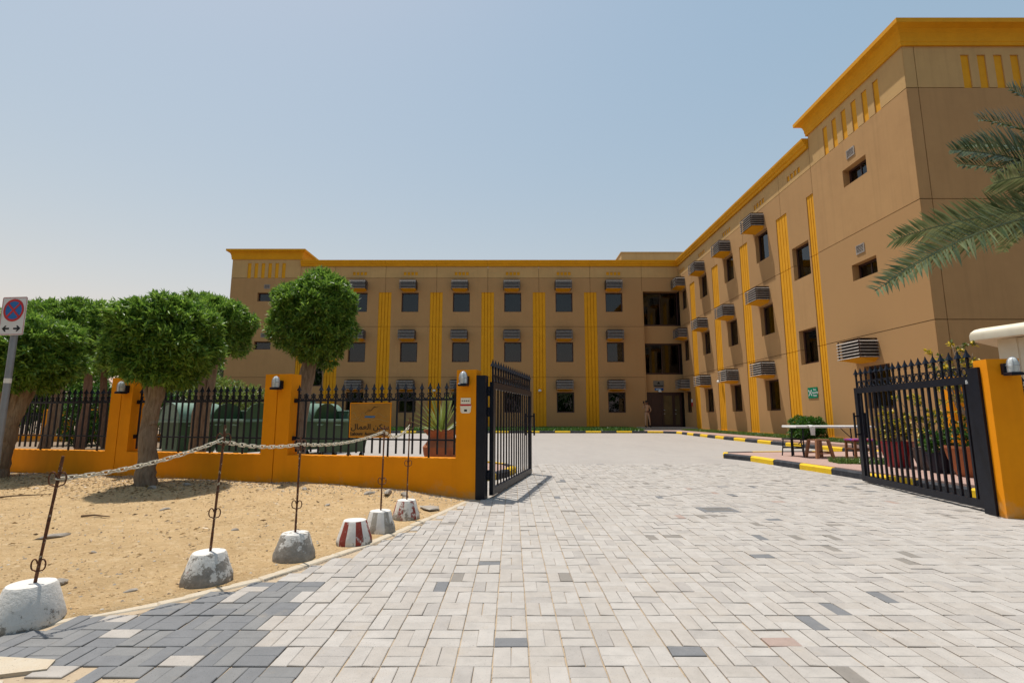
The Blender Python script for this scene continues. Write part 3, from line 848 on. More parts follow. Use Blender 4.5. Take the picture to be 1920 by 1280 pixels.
MB().box(-15.3, XR + 6.18, YF + 6.0, YF + 6.2, 0.1, 12.0).build('rear_wall', wall_brown, bld, world=True)

# parapet cornice with its joints
PC = [(0.0, ZC + 0.01), (0.09, ZC + 0.01), (0.10, ZC + 0.13), (0.16, ZC + 0.17), (0.17, ZC + 0.23), (0.24, ZC + 0.33), (0.25, ZC + 0.42), (-0.25, ZC + 0.42), (-0.25, ZC + 0.01)]
def cornice_run(fn, u0, u1, m0=0, m1=0):
    vs = [fn(u0 + m0 * d, z, d) for d, z in PC] + [fn(u1 + m1 * d, z, d) for d, z in PC]; n = len(PC)
    MB().add(vs, [(i, (i + 1) % n, n + (i + 1) % n, n + i) for i in range(n)] + [tuple(range(n))[::-1], tuple(range(n, 2 * n))]).build('cornice', yellow, bld, world=True)
for a, b in zip(FB, FB[1:]): cornice_run(FF, a + 0.006, b - 0.006)
cornice_run(FF, 9.406, XR, 0, -1)
for a, b in zip(RB[:-1], RB[1:-1]): cornice_run(FRT, a + 0.006, b - 0.006)
cornice_run(FRT, RB[-2] + 0.006, YF, 0, -1)

# towers
TC = [(0.0, 12.50), (0.06, 12.50), (0.06, 12.60), (0.075, 12.62), (0.085, 12.75), (0.12, 12.88), (0.19, 12.98), (0.30, 13.03), (0.355, 13.05), (0.36, 13.19), (-0.3, 13.19), (-0.3, 12.50)]
def tower(x0, x1, y0, y1, sides, stripes):
    """sides: (mapping, u0, u1, openings, extra vertical joints)"""
    for fn, u0, u1, cuts, vj, st_u in sides:
        ub = [u0] + vj + [u1]
        for a, b in zip(ub, ub[1:]):
            for z0, z1 in LV: panel(fn, a, b, z0, z1, cuts, wall_brown)
            sc_ = [(s, s + 0.26, J3 - 0.05, 12.22) for s in st_u]
            panel(fn, a, b, J3, 12.52, sc_, wall_tan)
        for s in st_u: lbox(fn, s - .004, s + .264, J3 + 0.0, 12.224, -0.12, -0.035).build('decorative_stripe', yellow, bld, world=True)
    corners = [(x0, y0), (x1, y0), (x1, y1), (x0, y1)]; sg = [(-1, -1), (1, -1), (1, 1), (-1, 1)]
    for i in range(4):
        j = (i + 1) % 4; vs = []
        for (cx, cy), (sx, sy) in ((corners[i], sg[i]), (corners[j], sg[j])):
            vs += [(cx + sx * d, cy + sy * d, z) for d, z in TC]
        n = len(TC)
        MB().add(vs, [(k, (k + 1) % n, n + (k + 1) % n, n + k) for k in range(n)]).build('tower_cornice', yellow, bld, world=True)
    MB().box(x0 + 0.2, x1 - 0.2, y0 + 0.2, y1 - 0.2, 13.0, 13.08).build('tower_roof', roof_grey, bld, world=True)
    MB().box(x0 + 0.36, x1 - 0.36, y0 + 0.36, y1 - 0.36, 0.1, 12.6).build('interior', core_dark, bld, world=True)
TWZ = [(9.38, 10.02), (5.88, 6.46)]
FT = lambda u, z, d: (u, 14.33 - d, z)
tw_cuts = [(16.33, 17.56, *q) for q in TWZ] + [(16.25, 17.45, 1.43, 2.85)]
tower(XR, XR + 6.2, 14.33, 19.42, [(FRT, 14.33, 19.42, tw_cuts, [], [15.43 + 0.553 * k for k in range(6)]),
                                   (FT, XR, XR + 6.2, [], [XR + 0.36], [13.86 + 0.512 * k for k in range(6)])], None)
for q in TWZ: window(FRT, 16.33, 17.56, *q, dep=-0.26, mull=0.5, curtain=False)
window(FRT, 16.25, 17.45, 1.43, 2.85)
FLT = lambda u, z, d: (-20.39 - d, u, z)
FRT2 = lambda u, z, d: (-15.36 + d, u, z)
lt_cuts = [(-18.4, -17.2, *q) for q in TWZ]
tower(-20.39, -15.36, YF, YF + 5, [(FF, -20.39, -15.36, lt_cuts, [], [-19.25 + 0.5 * k for k in range(6)]),
                                   (FLT, YF, YF + 5, [], [], [])], None)
for q in TWZ: window(FF, -18.4, -17.2, *q, dep=-0.22, curtain=False)
lbox(FRT2, YF + 0.02, YF + 5, ZC, 12.54, -0.3, -0.004).build('wall_panel', wall_tan, bld, world=True)
# side of the right tower above the wing roof
MB().box(XR + 0.01, XR + 6.1, 19.08, 19.416, 11.9, 12.54).build('wall_panel', wall_tan, bld, world=True)
# wall vents on the towers
def vent(fn, u0, z0, w_=0.42, h_=0.32):
    mb = MB()
    for a, b, c, d in ((u0, u0 + w_, z0, z0 + 0.035), (u0, u0 + w_, z0 + h_ - 0.035, z0 + h_), (u0, u0 + 0.035, z0 + 0.035, z0 + h_ - 0.035), (u0 + w_ - 0.035, u0 + w_, z0 + 0.035, z0 + h_ - 0.035)):
        lbox(fn, a, b, c, d, -0.02, 0.025, mb)
    v = mb.build('vent', slat_m, bld, world=True)
    lbox(fn, u0 + 0.03, u0 + w_ - 0.03, z0 + 0.03, z0 + h_ - 0.03, -0.01, 0.004).build('vent_back', core_dark, v, world=True)
    mb = MB()
    for k in range(5): lbox(fn, u0 + 0.035, u0 + w_ - 0.035, z0 + 0.05 + k * 0.05, z0 + 0.072 + k * 0.05, 0.004, 0.018, mb)
    mb.build('vent_slats', slat_m, v, world=True)
for z in (10.30, 6.74): vent(FRT, 16.82, z); vent(FF, -17.95, z)
# stair head block on the roof
MB().box(9.1, 15.5, 41, 46, 11.9, 14.62).box(9.05, 15.55, 40.95, 46.05, 14.62, 14.72).build('roof_block', wall_tan, bld, world=True)

# ------------------------------------------------------------------ air conditioner cages
def make_ac():
    root = empty('air_conditioner')
    W_, Hh, D_ = 1.15, 0.66, 0.62
    mb = MB().box(-W_ / 2 + 0.09, W_ / 2 - 0.09, -D_ + 0.1, 0.15, 0.10, Hh - 0.06)
    mb.build('unit', core_dark, root)
    mb = MB()
    for x in (-W_ / 2 + 0.03, W_ / 2 - 0.03):
        for yy in (-D_ + 0.03, -0.03): mb.box(x - 0.017, x + 0.017, yy - 0.017, yy + 0.017, 0.035, Hh)
    mb.box(-W_ / 2 + 0.012, W_ / 2 - 0.012, -D_ + 0.012, -0.005, Hh + 0.001, Hh + 0.012)
    mb.build('cage_frame', frame_brown, root)
    MB().add([(-W_ / 2 + 0.03, -D_ + 0.03, 0.02), (W_ / 2 - 0.03, -D_ + 0.03, 0.02), (W_ / 2 - 0.2, 0.0, -0.10), (-W_ / 2 + 0.2, 0, -0.10),
              (-W_ / 2 + 0.03, -D_ + 0.03, 0.035), (W_ / 2 - 0.03, -D_ + 0.03, 0.035), (W_ / 2 - 0.03, 0, 0.035), (-W_ / 2 + 0.03, 0, 0.035)],
             [(3, 2, 1, 0), (4, 5, 6, 7), (0, 1, 5, 4), (1, 2, 6, 5), (2, 3, 7, 6), (3, 0, 4, 7)]).build('soffit', yellow, root)
    sl = MB()
    h2, t = 0.045, 0.010
    def strip(a, b, nx_, ny_):
        # louvre blade leaning outwards at the foot
        vs = []
        for p in (a, b): vs += [(p[0], p[1], h2), (p[0] + nx_ * t, p[1] + ny_ * t, h2), (p[0] + nx_ * (t + 0.03), p[1] + ny_ * (t + 0.03), 0), (p[0] + nx_ * 0.03, p[1] + ny_ * 0.03, 0)]
        sl.add(vs, [(0, 1, 5, 4), (1, 2, 6, 5), (2, 3, 7, 6), (3, 0, 4, 7), (3, 2, 1, 0), (4, 5, 6, 7)])
    e = W_ / 2
    strip((-e, -D_), (e, -D_), 0, -1); strip((-e, 0), (-e, -D_), -1, 0); strip((e, -D_), (e, 0), 1, 0)
    me = sl.mesh('slat', slat_m)
    for k in range(6): link('slat', me, root, (0, 0, 0.03 + k * 0.105))
    return root
ac0 = make_ac(); used = [False]
def put_ac(loc, rz, label, group):
    o = ac0 if not used[0] else copy_tree(ac0)
    used[0] = True
    o.location = loc; o.rotation_euler = (0, 0, rz)
    tag(o, label, 'air conditioner', group)
    return o
FLR = ['ground-floor', 'middle-floor', 'top-floor']
ACZ = [3.02, 6.55, 10.17]
for b, u in enumerate([-11.06, -7.46, -3.76, -0.04, 3.66, 7.27]):
    for f, z in enumerate(ACZ):
        put_ac((u + 0.02, YF, z), 0, f'louvred air conditioner cage, {FLR[f]} row of the far shaded wing, {ORD[b]} from the left tower', 'air conditioner cages on the far wing')
for b, u in enumerate([23.93, 27.76, 31.58, 35.25]):
    for f, z in enumerate(ACZ):
        put_ac((XR, u, z), -math.pi / 2, f'louvred air conditioner cage, {FLR[f]} row of the sunlit right wing, {ORD[b]} from the big tower', 'air conditioner cages on the right wing')
put_ac((XR, 17.25, 3.06), -math.pi / 2, 'single louvred air conditioner cage low on the big right tower', 'air conditioner cages on the right wing')

# ------------------------------------------------------------------ boundary wall and railings
bw = tag(empty('boundary_wall', (*wl(0), 0)), 'low yellow boundary wall with tall pillars along the sand, left of the gate', 'wall')
ZP, ZW = 1.83, 0.554
TH = 0.24
def wall_piece(pf, s0, s1, pils, name='wall_section', parent=None):
    """U-shaped piece: low wall with the pillar halves standing at its ends"""
    prof = [(s0, -0.12), (s1, -0.12)]
    top = []
    cur = s0
    for a, b in pils:
        if a > cur + 1e-6: top += [(cur, ZW), (a, ZW)]
        top += [(a, ZP), (b, ZP)]; cur = b
    if cur < s1 - 1e-6: top += [(cur, ZW), (s1, ZW)]
    poly = prof + top[::-1]
    mb = MB().prism(poly, lambda a, z, d: (*pf(a, -d), z), 0.0, TH)
    # slightly wider coping on the low wall and pillar heads, pale worn edge
    return mb.build(name, yellow_wall, parent, world=True)
def wall_set(pf, secs, parent):
    for s0, s1, pils in secs: wall_piece(pf, s0, s1, pils, parent=parent)
wall_set(wl, [(0.0, 3.338, [(0.0, 0.30), (3.10, 3.338)]), (3.352, 6.523, [(3.352, 3.59), (6.29, 6.523)]),
              (6.537, 9.683, [(6.537, 6.77), (9.45, 9.683)]), (9.697, 12.9, [(9.697, 9.93), (12.6, 12.9)])], bw)
for sj in (3.345, 6.53, 9.69):
    a = wl(sj - 0.02, -0.04); b = wl(sj + 0.02, -0.04); c = wl(sj + 0.02, -0.2); d = wl(sj - 0.02, -0.2)
    MB().prism([a, b, c, d], lambda x, y_, d_: (x, y_, d_), -0.1, ZP - 0.01).build('joint_filler', core_dark, bw, world=True)
# right of the gate
RX, RY = 5.66, 6.06
RDX, RDY = 0.9776, -0.2105
def wr_(s, off=0.0): return (RX + RDX * s + RDY * off, RY + RDY * s - RDX * off)
bw2 = tag(empty('boundary_wall', (RX, RY, 0)), 'yellow gate pillar and low wall at the right edge, beside the open gate', 'wall')
wall_set(wr_, [(0.0, 3.3, [(0.0, 0.33), (3.06, 3.3)])], bw2)

SPEAR = [(0.011, 0.0), (0.018, 0.035), (0.012, 0.045), (0.034, 0.052), (0.030, 0.060), (0.013, 0.10), (0.002, 0.145)]
def spear_geo(mb, x, z, sc_=1.0):
    n = 4
    prof = [(r * sc_ * 1.2, zz * sc_) for r, zz in SPEAR]
    vs = [(x + r * math.cos(math.pi / 4 + 2 * math.pi * k / n), r * math.sin(math.pi / 4 + 2 * math.pi * k / n), z + zz) for r, zz in prof for k in range(n)]
    fs = [(i * n + k, i * n + (k + 1) % n, (i + 1) * n + (k + 1) % n, (i + 1) * n + k) for i in range(len(prof) - 1) for k in range(n)]
    mb.add(vs, fs + [(0, 3, 2, 1), tuple(range((len(prof) - 1) * n, len(prof) * n))])
mb = MB().box(-0.0115, 0.0115, -0.0115, 0.0115, 0.60, 1.515); spear_geo(mb, 0, 1.515); BAR_SP = mb.mesh('bar', black_paint)
mb = MB().box(-0.0115, 0.0115, -0.0115, 0.0115, 0.53, 1.515); spear_geo(mb, 0, 1.515); BAR_LONG = mb.mesh('bar', black_paint)
BAR_CUT = MB().box(-0.0115, 0.0115, -0.0115, 0.0115, 0.60, 1.52).mesh('bar', black_paint)
def scroll_mesh(r=0.040, z=0.0, open_=True):
    mb = MB(); pts = []
    for k in range(11):
        a = R(130) + R(280) * k / 10 if open_ else 2 * math.pi * k / 11
        pts.append((r * math.cos(a), 0, z + r * math.sin(a)))
    if open_: pts = [(-0.058, 0, z + 0.046)] + pts + [(0.058, 0, z + 0.046)]
    return mb.tube(pts, 0.0095, 5, closed=not open_).mesh('scroll', black_paint)
SCROLL = scroll_mesh()
def railing(pf, s0, s1, label, cut=(), group='black railing panels on the yellow boundary wall', ang=None):
    p0 = pf(s0, -0.12); p1 = pf(s1, -0.12)
    rz = math.atan2(p1[1] - p0[1], p1[0] - p0[0])
    root = tag(empty('railing', (*p0, ZW), rz), label, 'railing', group)
    L_ = s1 - s0; n = round(L_ / 0.131); st_ = L_ / n
    for z, h in ((0.81, 0.012), (1.405, 0.014)):
        MB().box(0.0, L_, -0.018, 0.018, z - ZW - h, z - ZW + h).build('rail', black_paint, root)
    for k in range(n):
        x = (k + 0.5) * st_
        me = BAR_CUT if k in cut else (BAR_LONG if k % 5 == 2 else BAR_SP)
        link('bar', me, root, (x, 0, -ZW))
        if k < n - 1: link('scroll', SCROLL, root, (x + st_ / 2, 0, 1.462 - ZW))
    for x in (0.028, L_ - 0.028):
        for z in (0.81, 1.405): MB().box(x - 0.03, x + 0.03, -0.028, 0.028, z - ZW - 0.032, z - ZW + 0.032).build('bracket', black_paint, root)
    return root
railing(wl, 3.10, 0.30, 'black spear-topped railing behind the yellow sign, nearest the gate', (1, 2)) if False else None
def rev(pf): return lambda s, off=0.0: pf(-s, off)
railing(rev(wl), -3.10, -0.30, 'black spear-topped railing carrying the yellow sign board, next to the gate pillar', (1, 2))
railing(rev(wl), -6.29, -3.59, 'black spear-topped railing between two yellow pillars, green bins behind it')
railing(rev(wl), -9.45, -6.77, 'black spear-topped railing at the left, behind the no-parking sign tree')
railing(wr_, 0.33, 3.06, 'black spear-topped railing right of the right gate pillar')

# bulkhead lamps on the pillars
def lamp(loc, rz, label):
    root = tag(empty('bulkhead_lamp', loc, rz), label, 'lamp', 'bulkhead lamps on the yellow pillars')
    MB().box(-0.055, 0.055, -0.055, 0.02, -0.10, 0.03).build('housing', black_paint, root)
    mb = MB().lathe([(0.052, -0.085), (0.056, -0.03), (0.055, 0.03), (0.046, 0.065), (0.028, 0.088), (0.004, 0.097)], 16, 0, -0.115, 0)
    mb.build('glass', glass_dome, root, smooth=True)
    MB().cbox(-0.06, 0.06, -0.175, -0.04, -0.115, -0.078, 0.008).build('tray', black_paint, root)
    mb = MB()
    for a in range(0, 180, 60):
        pts = []
        for q in range(13):
            t = -1.45 + 2.9 * q / 12
            r = 0.062 * math.sin(t) if abs(t) < 1.45 else 0.062 * math.copysign(1, t)
            z = 0.10 * math.cos(t)
            pts.append((r * math.cos(R(a)), -0.115 + r * math.sin(R(a)), z if z > 0.012 else 0.0))
        pts = [(pts[0][0], pts[0][1], -0.08)] + pts + [(pts[-1][0], pts[-1][1], -0.08)]
        mb.tube(pts, 0.003, 4)
    mb.tube([(0.062 * math.cos(2 * math.pi * k / 16), -0.115 + 0.062 * math.sin(2 * math.pi * k / 16), 0.0) for k in range(16)], 0.003, 4, closed=True)
    mb.build('cage', steel, root)
    return root
wrz = math.atan2(-NX, -(-NY)) if False else math.atan2(DY, DX) + math.pi
for s, lab, z in ((0.16, 'caged bulkhead lamp on the left gate pillar', 1.70), (3.30, 'caged bulkhead lamp on the wide pillar with the centre joint, behind the post row', 1.69), (6.42, 'caged bulkhead lamp half hidden by leaves on the left pillar', 1.66)):
    lamp((*wl(s, 0.0), z), wrz, lab)
lamp((*wr_(0.19, 0.0), 1.74), math.atan2(RDY, RDX), 'caged bulkhead lamp on the right gate pillar')

# small plaque on the left gate pillar
pq = tag(empty('wall_plaque', (*wl(0.155, 0.0), 1.30), wrz), 'small cream number plaque with red lettering on the left gate pillar', 'plaque')
MB().prism([(-0.075, 0.03), (-0.075, 0.12), (0.075, 0.12), (0.075, 0.03), (0.085, 0.01), (0.075, -0.08), (0.055, -0.10), (-0.055, -0.10), (-0.075, -0.08), (-0.085, 0.01)],
           lambda a, b, d: (a, -d, b), 0.0, 0.008).build('plate', cream, pq)
MB().box(-0.082, 0.082, -0.0105, -0.006, 0.005, 0.03).build('red_line', sign_red, pq)
for k in range(4): MB().box(-0.06 + k * 0.032, -0.04 + k * 0.032, -0.010, -0.006, 0.07, 0.085).build('mark', ink, pq)
MB().box(-0.022, 0.022, -0.010, -0.006, -0.075, -0.045).build('mark', ink, pq)

# ------------------------------------------------------------------ gate leaves
def gate(hinge, end, label, latch_far=True, post=None, flip=1, n=19, bw_=0.015):
    h = Vector((*hinge, 0)); e = Vector((*end, 0)); d = e - h; L_ = d.length
    root = tag(empty('gate_leaf', (h.x, h.y, 0), math.atan2(d.y, d.x)), label, 'gate', 'open black gate leaves')
    z0, z1 = 0.035, 1.66
    mb = MB().box(0, 0.10, -0.03, 0.03, z0, z1); mb.build('stile', black_paint, root)
    MB().box(L_ - 0.10, L_, -0.03, 0.03, z0, z1).build('stile', black_paint, root)
    MB().box(0.10, L_ - 0.10, -0.029, 0.029, z0, z0 + 0.10).build('bottom_rail', black_paint, root)
    MB().box(0.10, L_ - 0.10, -0.029, 0.029, z1 - 0.10, z1 - 0.0005).build('top_rail', black_paint, root)
    bm_ = MB().box(-bw_, bw_, -bw_, bw_, z0 + 0.10, z1 - 0.10).mesh('bar', black_paint)
    st_ = (L_ - 0.2) / n
    for k in range(n): link('bar', bm_, root, (0.10 + (k + 0.5) * st_, 0, 0))
    mb = MB().box(-0.012, 0.012, -0.012, 0.012, 0, 0.18); spear_geo(mb, 0, 0.18, 1.15); sm_ = mb.mesh('finial', black_paint)
    rm_ = scroll_mesh(0.045, 0, False)
    ns = 18; ss = (L_ - 0.12) / (ns - 1)
    for k in range(ns):
        x = 0.06 + k * ss
        link('finial', sm_, root, (x, 0, z1 - 0.002))
        if k < ns - 1: link('ring', rm_, root, (x + ss / 2, 0, z1 + 0.055))
    MB().box(0.05, L_ - 0.05, -0.010, 0.010, z1 + 0.105, z1 + 0.118).build('ring_rail', black_paint, root)
    # bolt and handle at the free end
    for sy in (-1, 1):
        mb = MB().tube([(L_ - 0.05, sy * 0.09, 0.78), (L_ - 0.05, sy * 0.09, 1.22)], 0.018, 8)
        for z in (0.84, 1.16): mb.box(L_ - 0.065, L_ - 0.035, min(0, sy * 0.095), max(0, sy * 0.095), z - 0.012, z + 0.012)
        mb.build('bolt_handle', black_paint, root)
    if post:
        # steel hinge post bolted to the pillar, with its three hinges
        px, py, w_, d_ = post
        pp = MB().box(px - w_ / 2, px + w_ / 2, py - d_ / 2, py + d_ / 2, -0.02, 1.745).build('hinge_post', black_paint, root)
        for z in (0.32, 1.22, 1.52):
            mb = MB().tube([((px + 0.0) / 2 + w_ / 4, py * 0.5 - 0.02, z - 0.07), ((px + 0.0) / 2 + w_ / 4, py * 0.5 - 0.02, z + 0.07)], 0.028, 8)
            mb.box(px, 0.05, py * 0.5 - 0.045, py * 0.5 + 0.045, z - 0.04, z + 0.04)
            mb.build('hinge', black_paint, root)
    return root
gate((-0.30, 7.55), (0.37, 10.48), 'open black gate leaf with spear finials on the left, casting its shadow on the pavers', post=(-0.09, 0.13, 0.16, 0.16), n=15, bw_=0.0105)
gr_ = gate((5.80, 6.42), (6.20, 9.24), 'open black gate leaf with spear finials on the right, in front of the potted plants', post=(-0.16, 0.02, 0.18, 0.18))
for q in range(3):
    MB().box(0.02 + 0.02 * q, 0.05 + 0.02 * q, 0.0302, 0.0312, 1.52 + 0.02 * q, 1.57 + 0.02 * q).build('paper_scrap', white_paint, gr_)

# ------------------------------------------------------------------ yellow sign board on the railing
s_mid = 1.72
bx, by = wl(s_mid, -0.075)
sb = tag(empty('sign_board', (bx, by, 1.10), wrz), 'yellow sign board reading Labours Accommodation, hung on the railing', 'sign')
SW, SH = 0.70, 0.53
MB().box(-SW / 2, SW / 2, -0.006, 0.006, -SH / 2, SH / 2).build('board', sign_yellow, sb)
mb = MB()
for a, b, c, d in ((-SW / 2, SW / 2, -SH / 2, -SH / 2 + 0.012), (-SW / 2, SW / 2, SH / 2 - 0.012, SH / 2), (-SW / 2, -SW / 2 + 0.012, -SH / 2 + .012, SH / 2 - .012), (SW / 2 - 0.012, SW / 2, -SH / 2 + .012, SH / 2 - .012)):
    mb.box(a, b, -0.009, -0.0062, c, d)
mb.build('rim', yellow_wall, sb)
up = (R(90), 0, 0)
ar = "\uFEDD\uFE8E\uFEE4\uFECC\uFEDF\uFE8D \uFEE6\uFEDC\uFEB3"
me = text_mesh(ar, 0.115, ink, 0.001, 0.0012)
o = link('arabic_lettering', me, sb, (0.0, -0.0085, -0.105), up)
xsz = max(v.co.x for v in me.vertices) - min(v.co.x for v in me.vertices); o.scale = (0.64 / xsz, 1, 1)
for tx, cx_, wd_ in (('Labours', -0.222, 0.205), ('Accommodation', 0.122, 0.41)):
    me = text_mesh(tx, 0.066, ink, 0.001, 0.0016)
    xsz = max(v.co.x for v in me.vertices) - min(v.co.x for v in me.vertices)
    link('latin_lettering', me, sb, (cx_, -0.0085, -0.208), up, (wd_ / xsz, 1, 1))
MB().prism([(-0.10, 0.035), (0.075, 0.035), (0.085, 0.062), (-0.085, 0.062)], lambda a, b, d: (a, -d, b), 0.0065, 0.009).build('blue_bar', blue_ink, sb)
def wave(x0, x1, z0, amp, ph, m, up_=0.0):
    pts = [(x0 + (x1 - x0) * k / 24, -0.008, z0 + up_ * k / 24 + amp * math.sin(ph + k * 0.42)) for k in range(25)]
    MB().tube(pts, 0.0022, 4).build('emblem_line', m, sb)
wave(-0.32, -0.06, 0.07, 0.045, 0.4, line_ink); wave(-0.08, 0.30, 0.05, 0.035, 2.2, line_ink, 0.03); wave(-0.30, 0.32, -0.005, 0.02, 1.0, line_ink)
wave(-0.09, 0.10, 0.10, 0.012, 0.0, ink, 0.10); wave(-0.05, 0.12, 0.14, 0.014, 1.4, ink, 0.07)

# ------------------------------------------------------------------ chain posts
BM = [base_mat('peeling_white_base', 0.60, 0), base_mat('half_bare_base', 0.47, 0.36), base_mat('bare_base', 0.43, 0.28), base_mat('striped_base', 0.58, 0.60), base_mat('worn_striped_base', 0.54, 0.62, (0.36, 0.33, 0.28)), base_mat('striped_base_b', 0.56, 0.54)]
def post(i, loc, top, hook_lo, hook_hi, lean, label, r0=0.165, r1=0.108, hb=0.2):
    z = sand_h(loc[0], loc[1]) if loc[0] < edge_x(loc[1]) - 0.06 else 0.008
    z = max(z, 0.004)
    root = tag(empty('chain_post' if top else 'concrete_base', (loc[0], loc[1], z), random.uniform(-1, 1) if not top else 0), label, 'chain post' if top else 'concrete base', 'concrete post bases along the driveway edge')
    rr = random.Random(40 + i); n = 28; prof = [(r0 * 0.97, -0.02), (r0, 0.012), (r0 * 0.97, 0.05), ((r0 + r1) / 2, hb * 0.55), (r1 * 1.03, hb - 0.012), (r1 * 0.96, hb), (r1 * 0.5, hb + 0.003), (0.001, hb + 0.004)]
    mb = MB()
    vs = []
    for r, zz in prof:
        for k in range(n):
            a = 2 * math.pi * k / n
            j = 1 + 0.018 * math.sin(a * 3 + i) + rr.uniform(-0.012, 0.012)
            if zz < 0.06 and rr.random() < 0.12: j -= 0.05
            vs.append((r * j * math.cos(a), r * j * math.sin(a), zz))
    mb.add(vs, [(q * n + k, q * n + (k + 1) % n, (q + 1) * n + (k + 1) % n, (q + 1) * n + k) for q in range(len(prof) - 1) for k in range(n)])
    mb.build('base_block', BM[i], root, smooth=True)
    if top:
        H_ = top - z
        tip = Vector((lean, 0.0, H_))
        ax = lambda zz: Vector((lean * (zz / H_), 0, zz))
        pts = [ax(hb - 0.02 + (H_ - hb + 0.02) * k / 8) for k in range(9)]
        MB().tube(pts, [0.0085 + 0.001 * math.sin(k * 2.1) for k in range(9)], 7).build('rod', rod_m, root)
        for zh, sz in ((hook_lo, 0.8), (hook_hi, 1.0)):
            c = ax(zh - z)
            for sx in (-1, 1):
                pts = []
                for k in range(13):
                    a = R(-100) + R(270) * k / 12
                    pts.append(c + Vector((sx * (0.030 * sz + 0.022 * sz * math.cos(a)), -0.004, 0.032 * sz * math.sin(a) * 1.2)))
                pts = [c + Vector((0, -0.004, -0.05 * sz))] + pts
                MB().tube(pts, 0.0042, 5).build('scroll_hook', rod_m, root)
        return Vector((loc[0], loc[1], z)) + ax(hook_hi - z)
P_ = [post(0, (-2.75, 3.09), 0.92, 0.31, 0.79, 0.09, 'leaning rusty chain post in a white concrete base, nearest the camera', 0.17, 0.115),
      post(1, (-2.15, 3.80), 1.09, 0.47, 0.99, 0.045, 'rusty chain post in a half-bare grey concrete base, second from the camera'),
      post(2, (-1.79, 4.40), 0.98, 0.43, 0.92, 0.0, 'rusty chain post in a mostly bare concrete base, third from the camera'),
      post(3, (-1.46, 4.93), None, 0, 0, 0, 'red and white striped concrete base without a rod, between two posts', 0.16, 0.105),
      post(4, (-1.34, 5.40), 1.06, 0.50, 1.0, 0.01, 'rusty chain post in a worn grey and white striped base, second from the gate', 0.155, 0.105),
      post(5, (-1.21, 6.06), 1.14, 0.62, 1.05, 0.012, 'rusty chain post in a red and white striped base, nearest the gate', 0.155, 0.105)]
link_me = MB().tube([((0.019 if a < 7 else -0.019) + 0.011 * math.cos(2 * math.pi * a / 14 - math.pi / 2 + 0.22), 0.0125 * math.sin(2 * math.pi * a / 14 - math.pi / 2 + 0.22), 0) for a in range(14)], 0.0042, 5, closed=True).mesh('chain_link', chain_m, smooth=True)
def chain(a, b, sag, label):
    root = tag(empty('chain', tuple(a)), label, 'chain', 'cream chains between the posts')
    pt = lambda t: a.lerp(b, t) + Vector((0, 0, -sag * 4 * t * (1 - t)))
    L_ = sum((pt((k + 1) / 50) - pt(k / 50)).length for k in range(50)); n = round(L_ / 0.043)
    for k in range(n):
        p = pt((k + 0.5) / n); d = (pt((k + 1) / n) - pt(k / n)).normalized()
        q = d.to_track_quat('X', 'Z')
        m_ = q.to_matrix() @ Matrix.Rotation(R(90) * (k % 2) + R(20), 3, 'X')
        link('chain_link', link_me, root, tuple(p - a), m_.to_euler())
chain(P_[0], P_[1], 0.045, 'cream plastic chain from the leaning nearest post to the second post')
chain(P_[1] - Vector((0, 0, 0.02)), P_[2], 0.03, 'cream plastic chain between the second and third posts')
chain(P_[2], P_[4], 0.05, 'cream plastic chain running from the third post past the rodless base')
chain(P_[4], P_[5], 0.09, 'short sagging cream chain between the two posts nearest the gate')

# ------------------------------------------------------------------ no-parking sign
np_ = tag(empty('no_parking_sign', (-6.42, 6.5, sand_h(-6.42, 6.5)), R(-6)), 'no-parking sign with red cross on blue disc, on a grey pole at the left edge', 'sign')
MB().tube([(0, 0, -0.1), (0, 0, 2.54)], 0.038, 14).build('pole', steel, np_, smooth=True)
MB().tube([(0, 0, 1.52), (0, 0, 1.58)], 0.0395, 14).build('sticker', white_paint, np_, smooth=True)
pl = MB().prism([(-0.165, 0), (0.165, 0), (0.18, 0.015), (0.18, 0.485), (0.165, 0.5), (-0.165, 0.5), (-0.18, 0.485), (-0.18, 0.015)], lambda a, b, d: (a, -0.045 - d, 2.13 + b), 0, 0.004).build('panel', sign_white, np_)
cz = 2.13 + 0.325
def disc(r, d, m, name, r_in=0.0, n=36):
    mb = MB(); vs = []
    for k in range(n):
        a = 2 * math.pi * k / n
        vs += [(r * math.cos(a), -0.049 - d, cz + r * math.sin(a)), (r_in * math.cos(a), -0.049 - d, cz + r_in * math.sin(a))]
    mb.add(vs, [(2 * k, 2 * k + 1, (2 * k + 3) % (2 * n), (2 * k + 2) % (2 * n)) for k in range(n)])
    return mb.build(name, m, pl, fix=False)
disc(0.130, 0.0012, sign_blue, 'blue_disc'); disc(0.148, 0.0024, sign_red, 'red_ring', 0.118)
for a in (45, -45):
    c_, s_ = math.cos(R(a)), math.sin(R(a)); hw = 0.013
    MB().add([(x * c_ - y_ * s_, -0.0522 - 0.0004 * (a > 0), cz + x * s_ + y_ * c_) for x, y_ in ((-0.125, -hw), (0.125, -hw), (0.125, hw), (-0.125, hw))], [(0, 1, 2, 3)]).build('red_cross_bar', sign_red, pl)
for sx in (-1, 1):
    MB().add([(sx * x, -0.0503, 2.13 + 0.085 + z) for x, z in ((0.03, -0.012), (0.085, -0.012), (0.07, -0.04), (0.09, -0.04), (0.135, 0.0), (0.09, 0.04), (0.07, 0.04), (0.085, 0.012), (0.03, 0.012))], [tuple(range(9))]).build('arrow', ink, pl)
mb = MB()
for a, b, c, d in ((-0.17, 0.17, 0.008, 0.013), (-0.17, 0.17, 0.487, 0.492), (-0.172, -0.167, 0.013, 0.487), (0.167, 0.172, 0.013, 0.487)): mb.box(a, b, -0.0502, -0.0492, 2.13 + c, 2.13 + d)
mb.build('red_border', sign_red, pl)

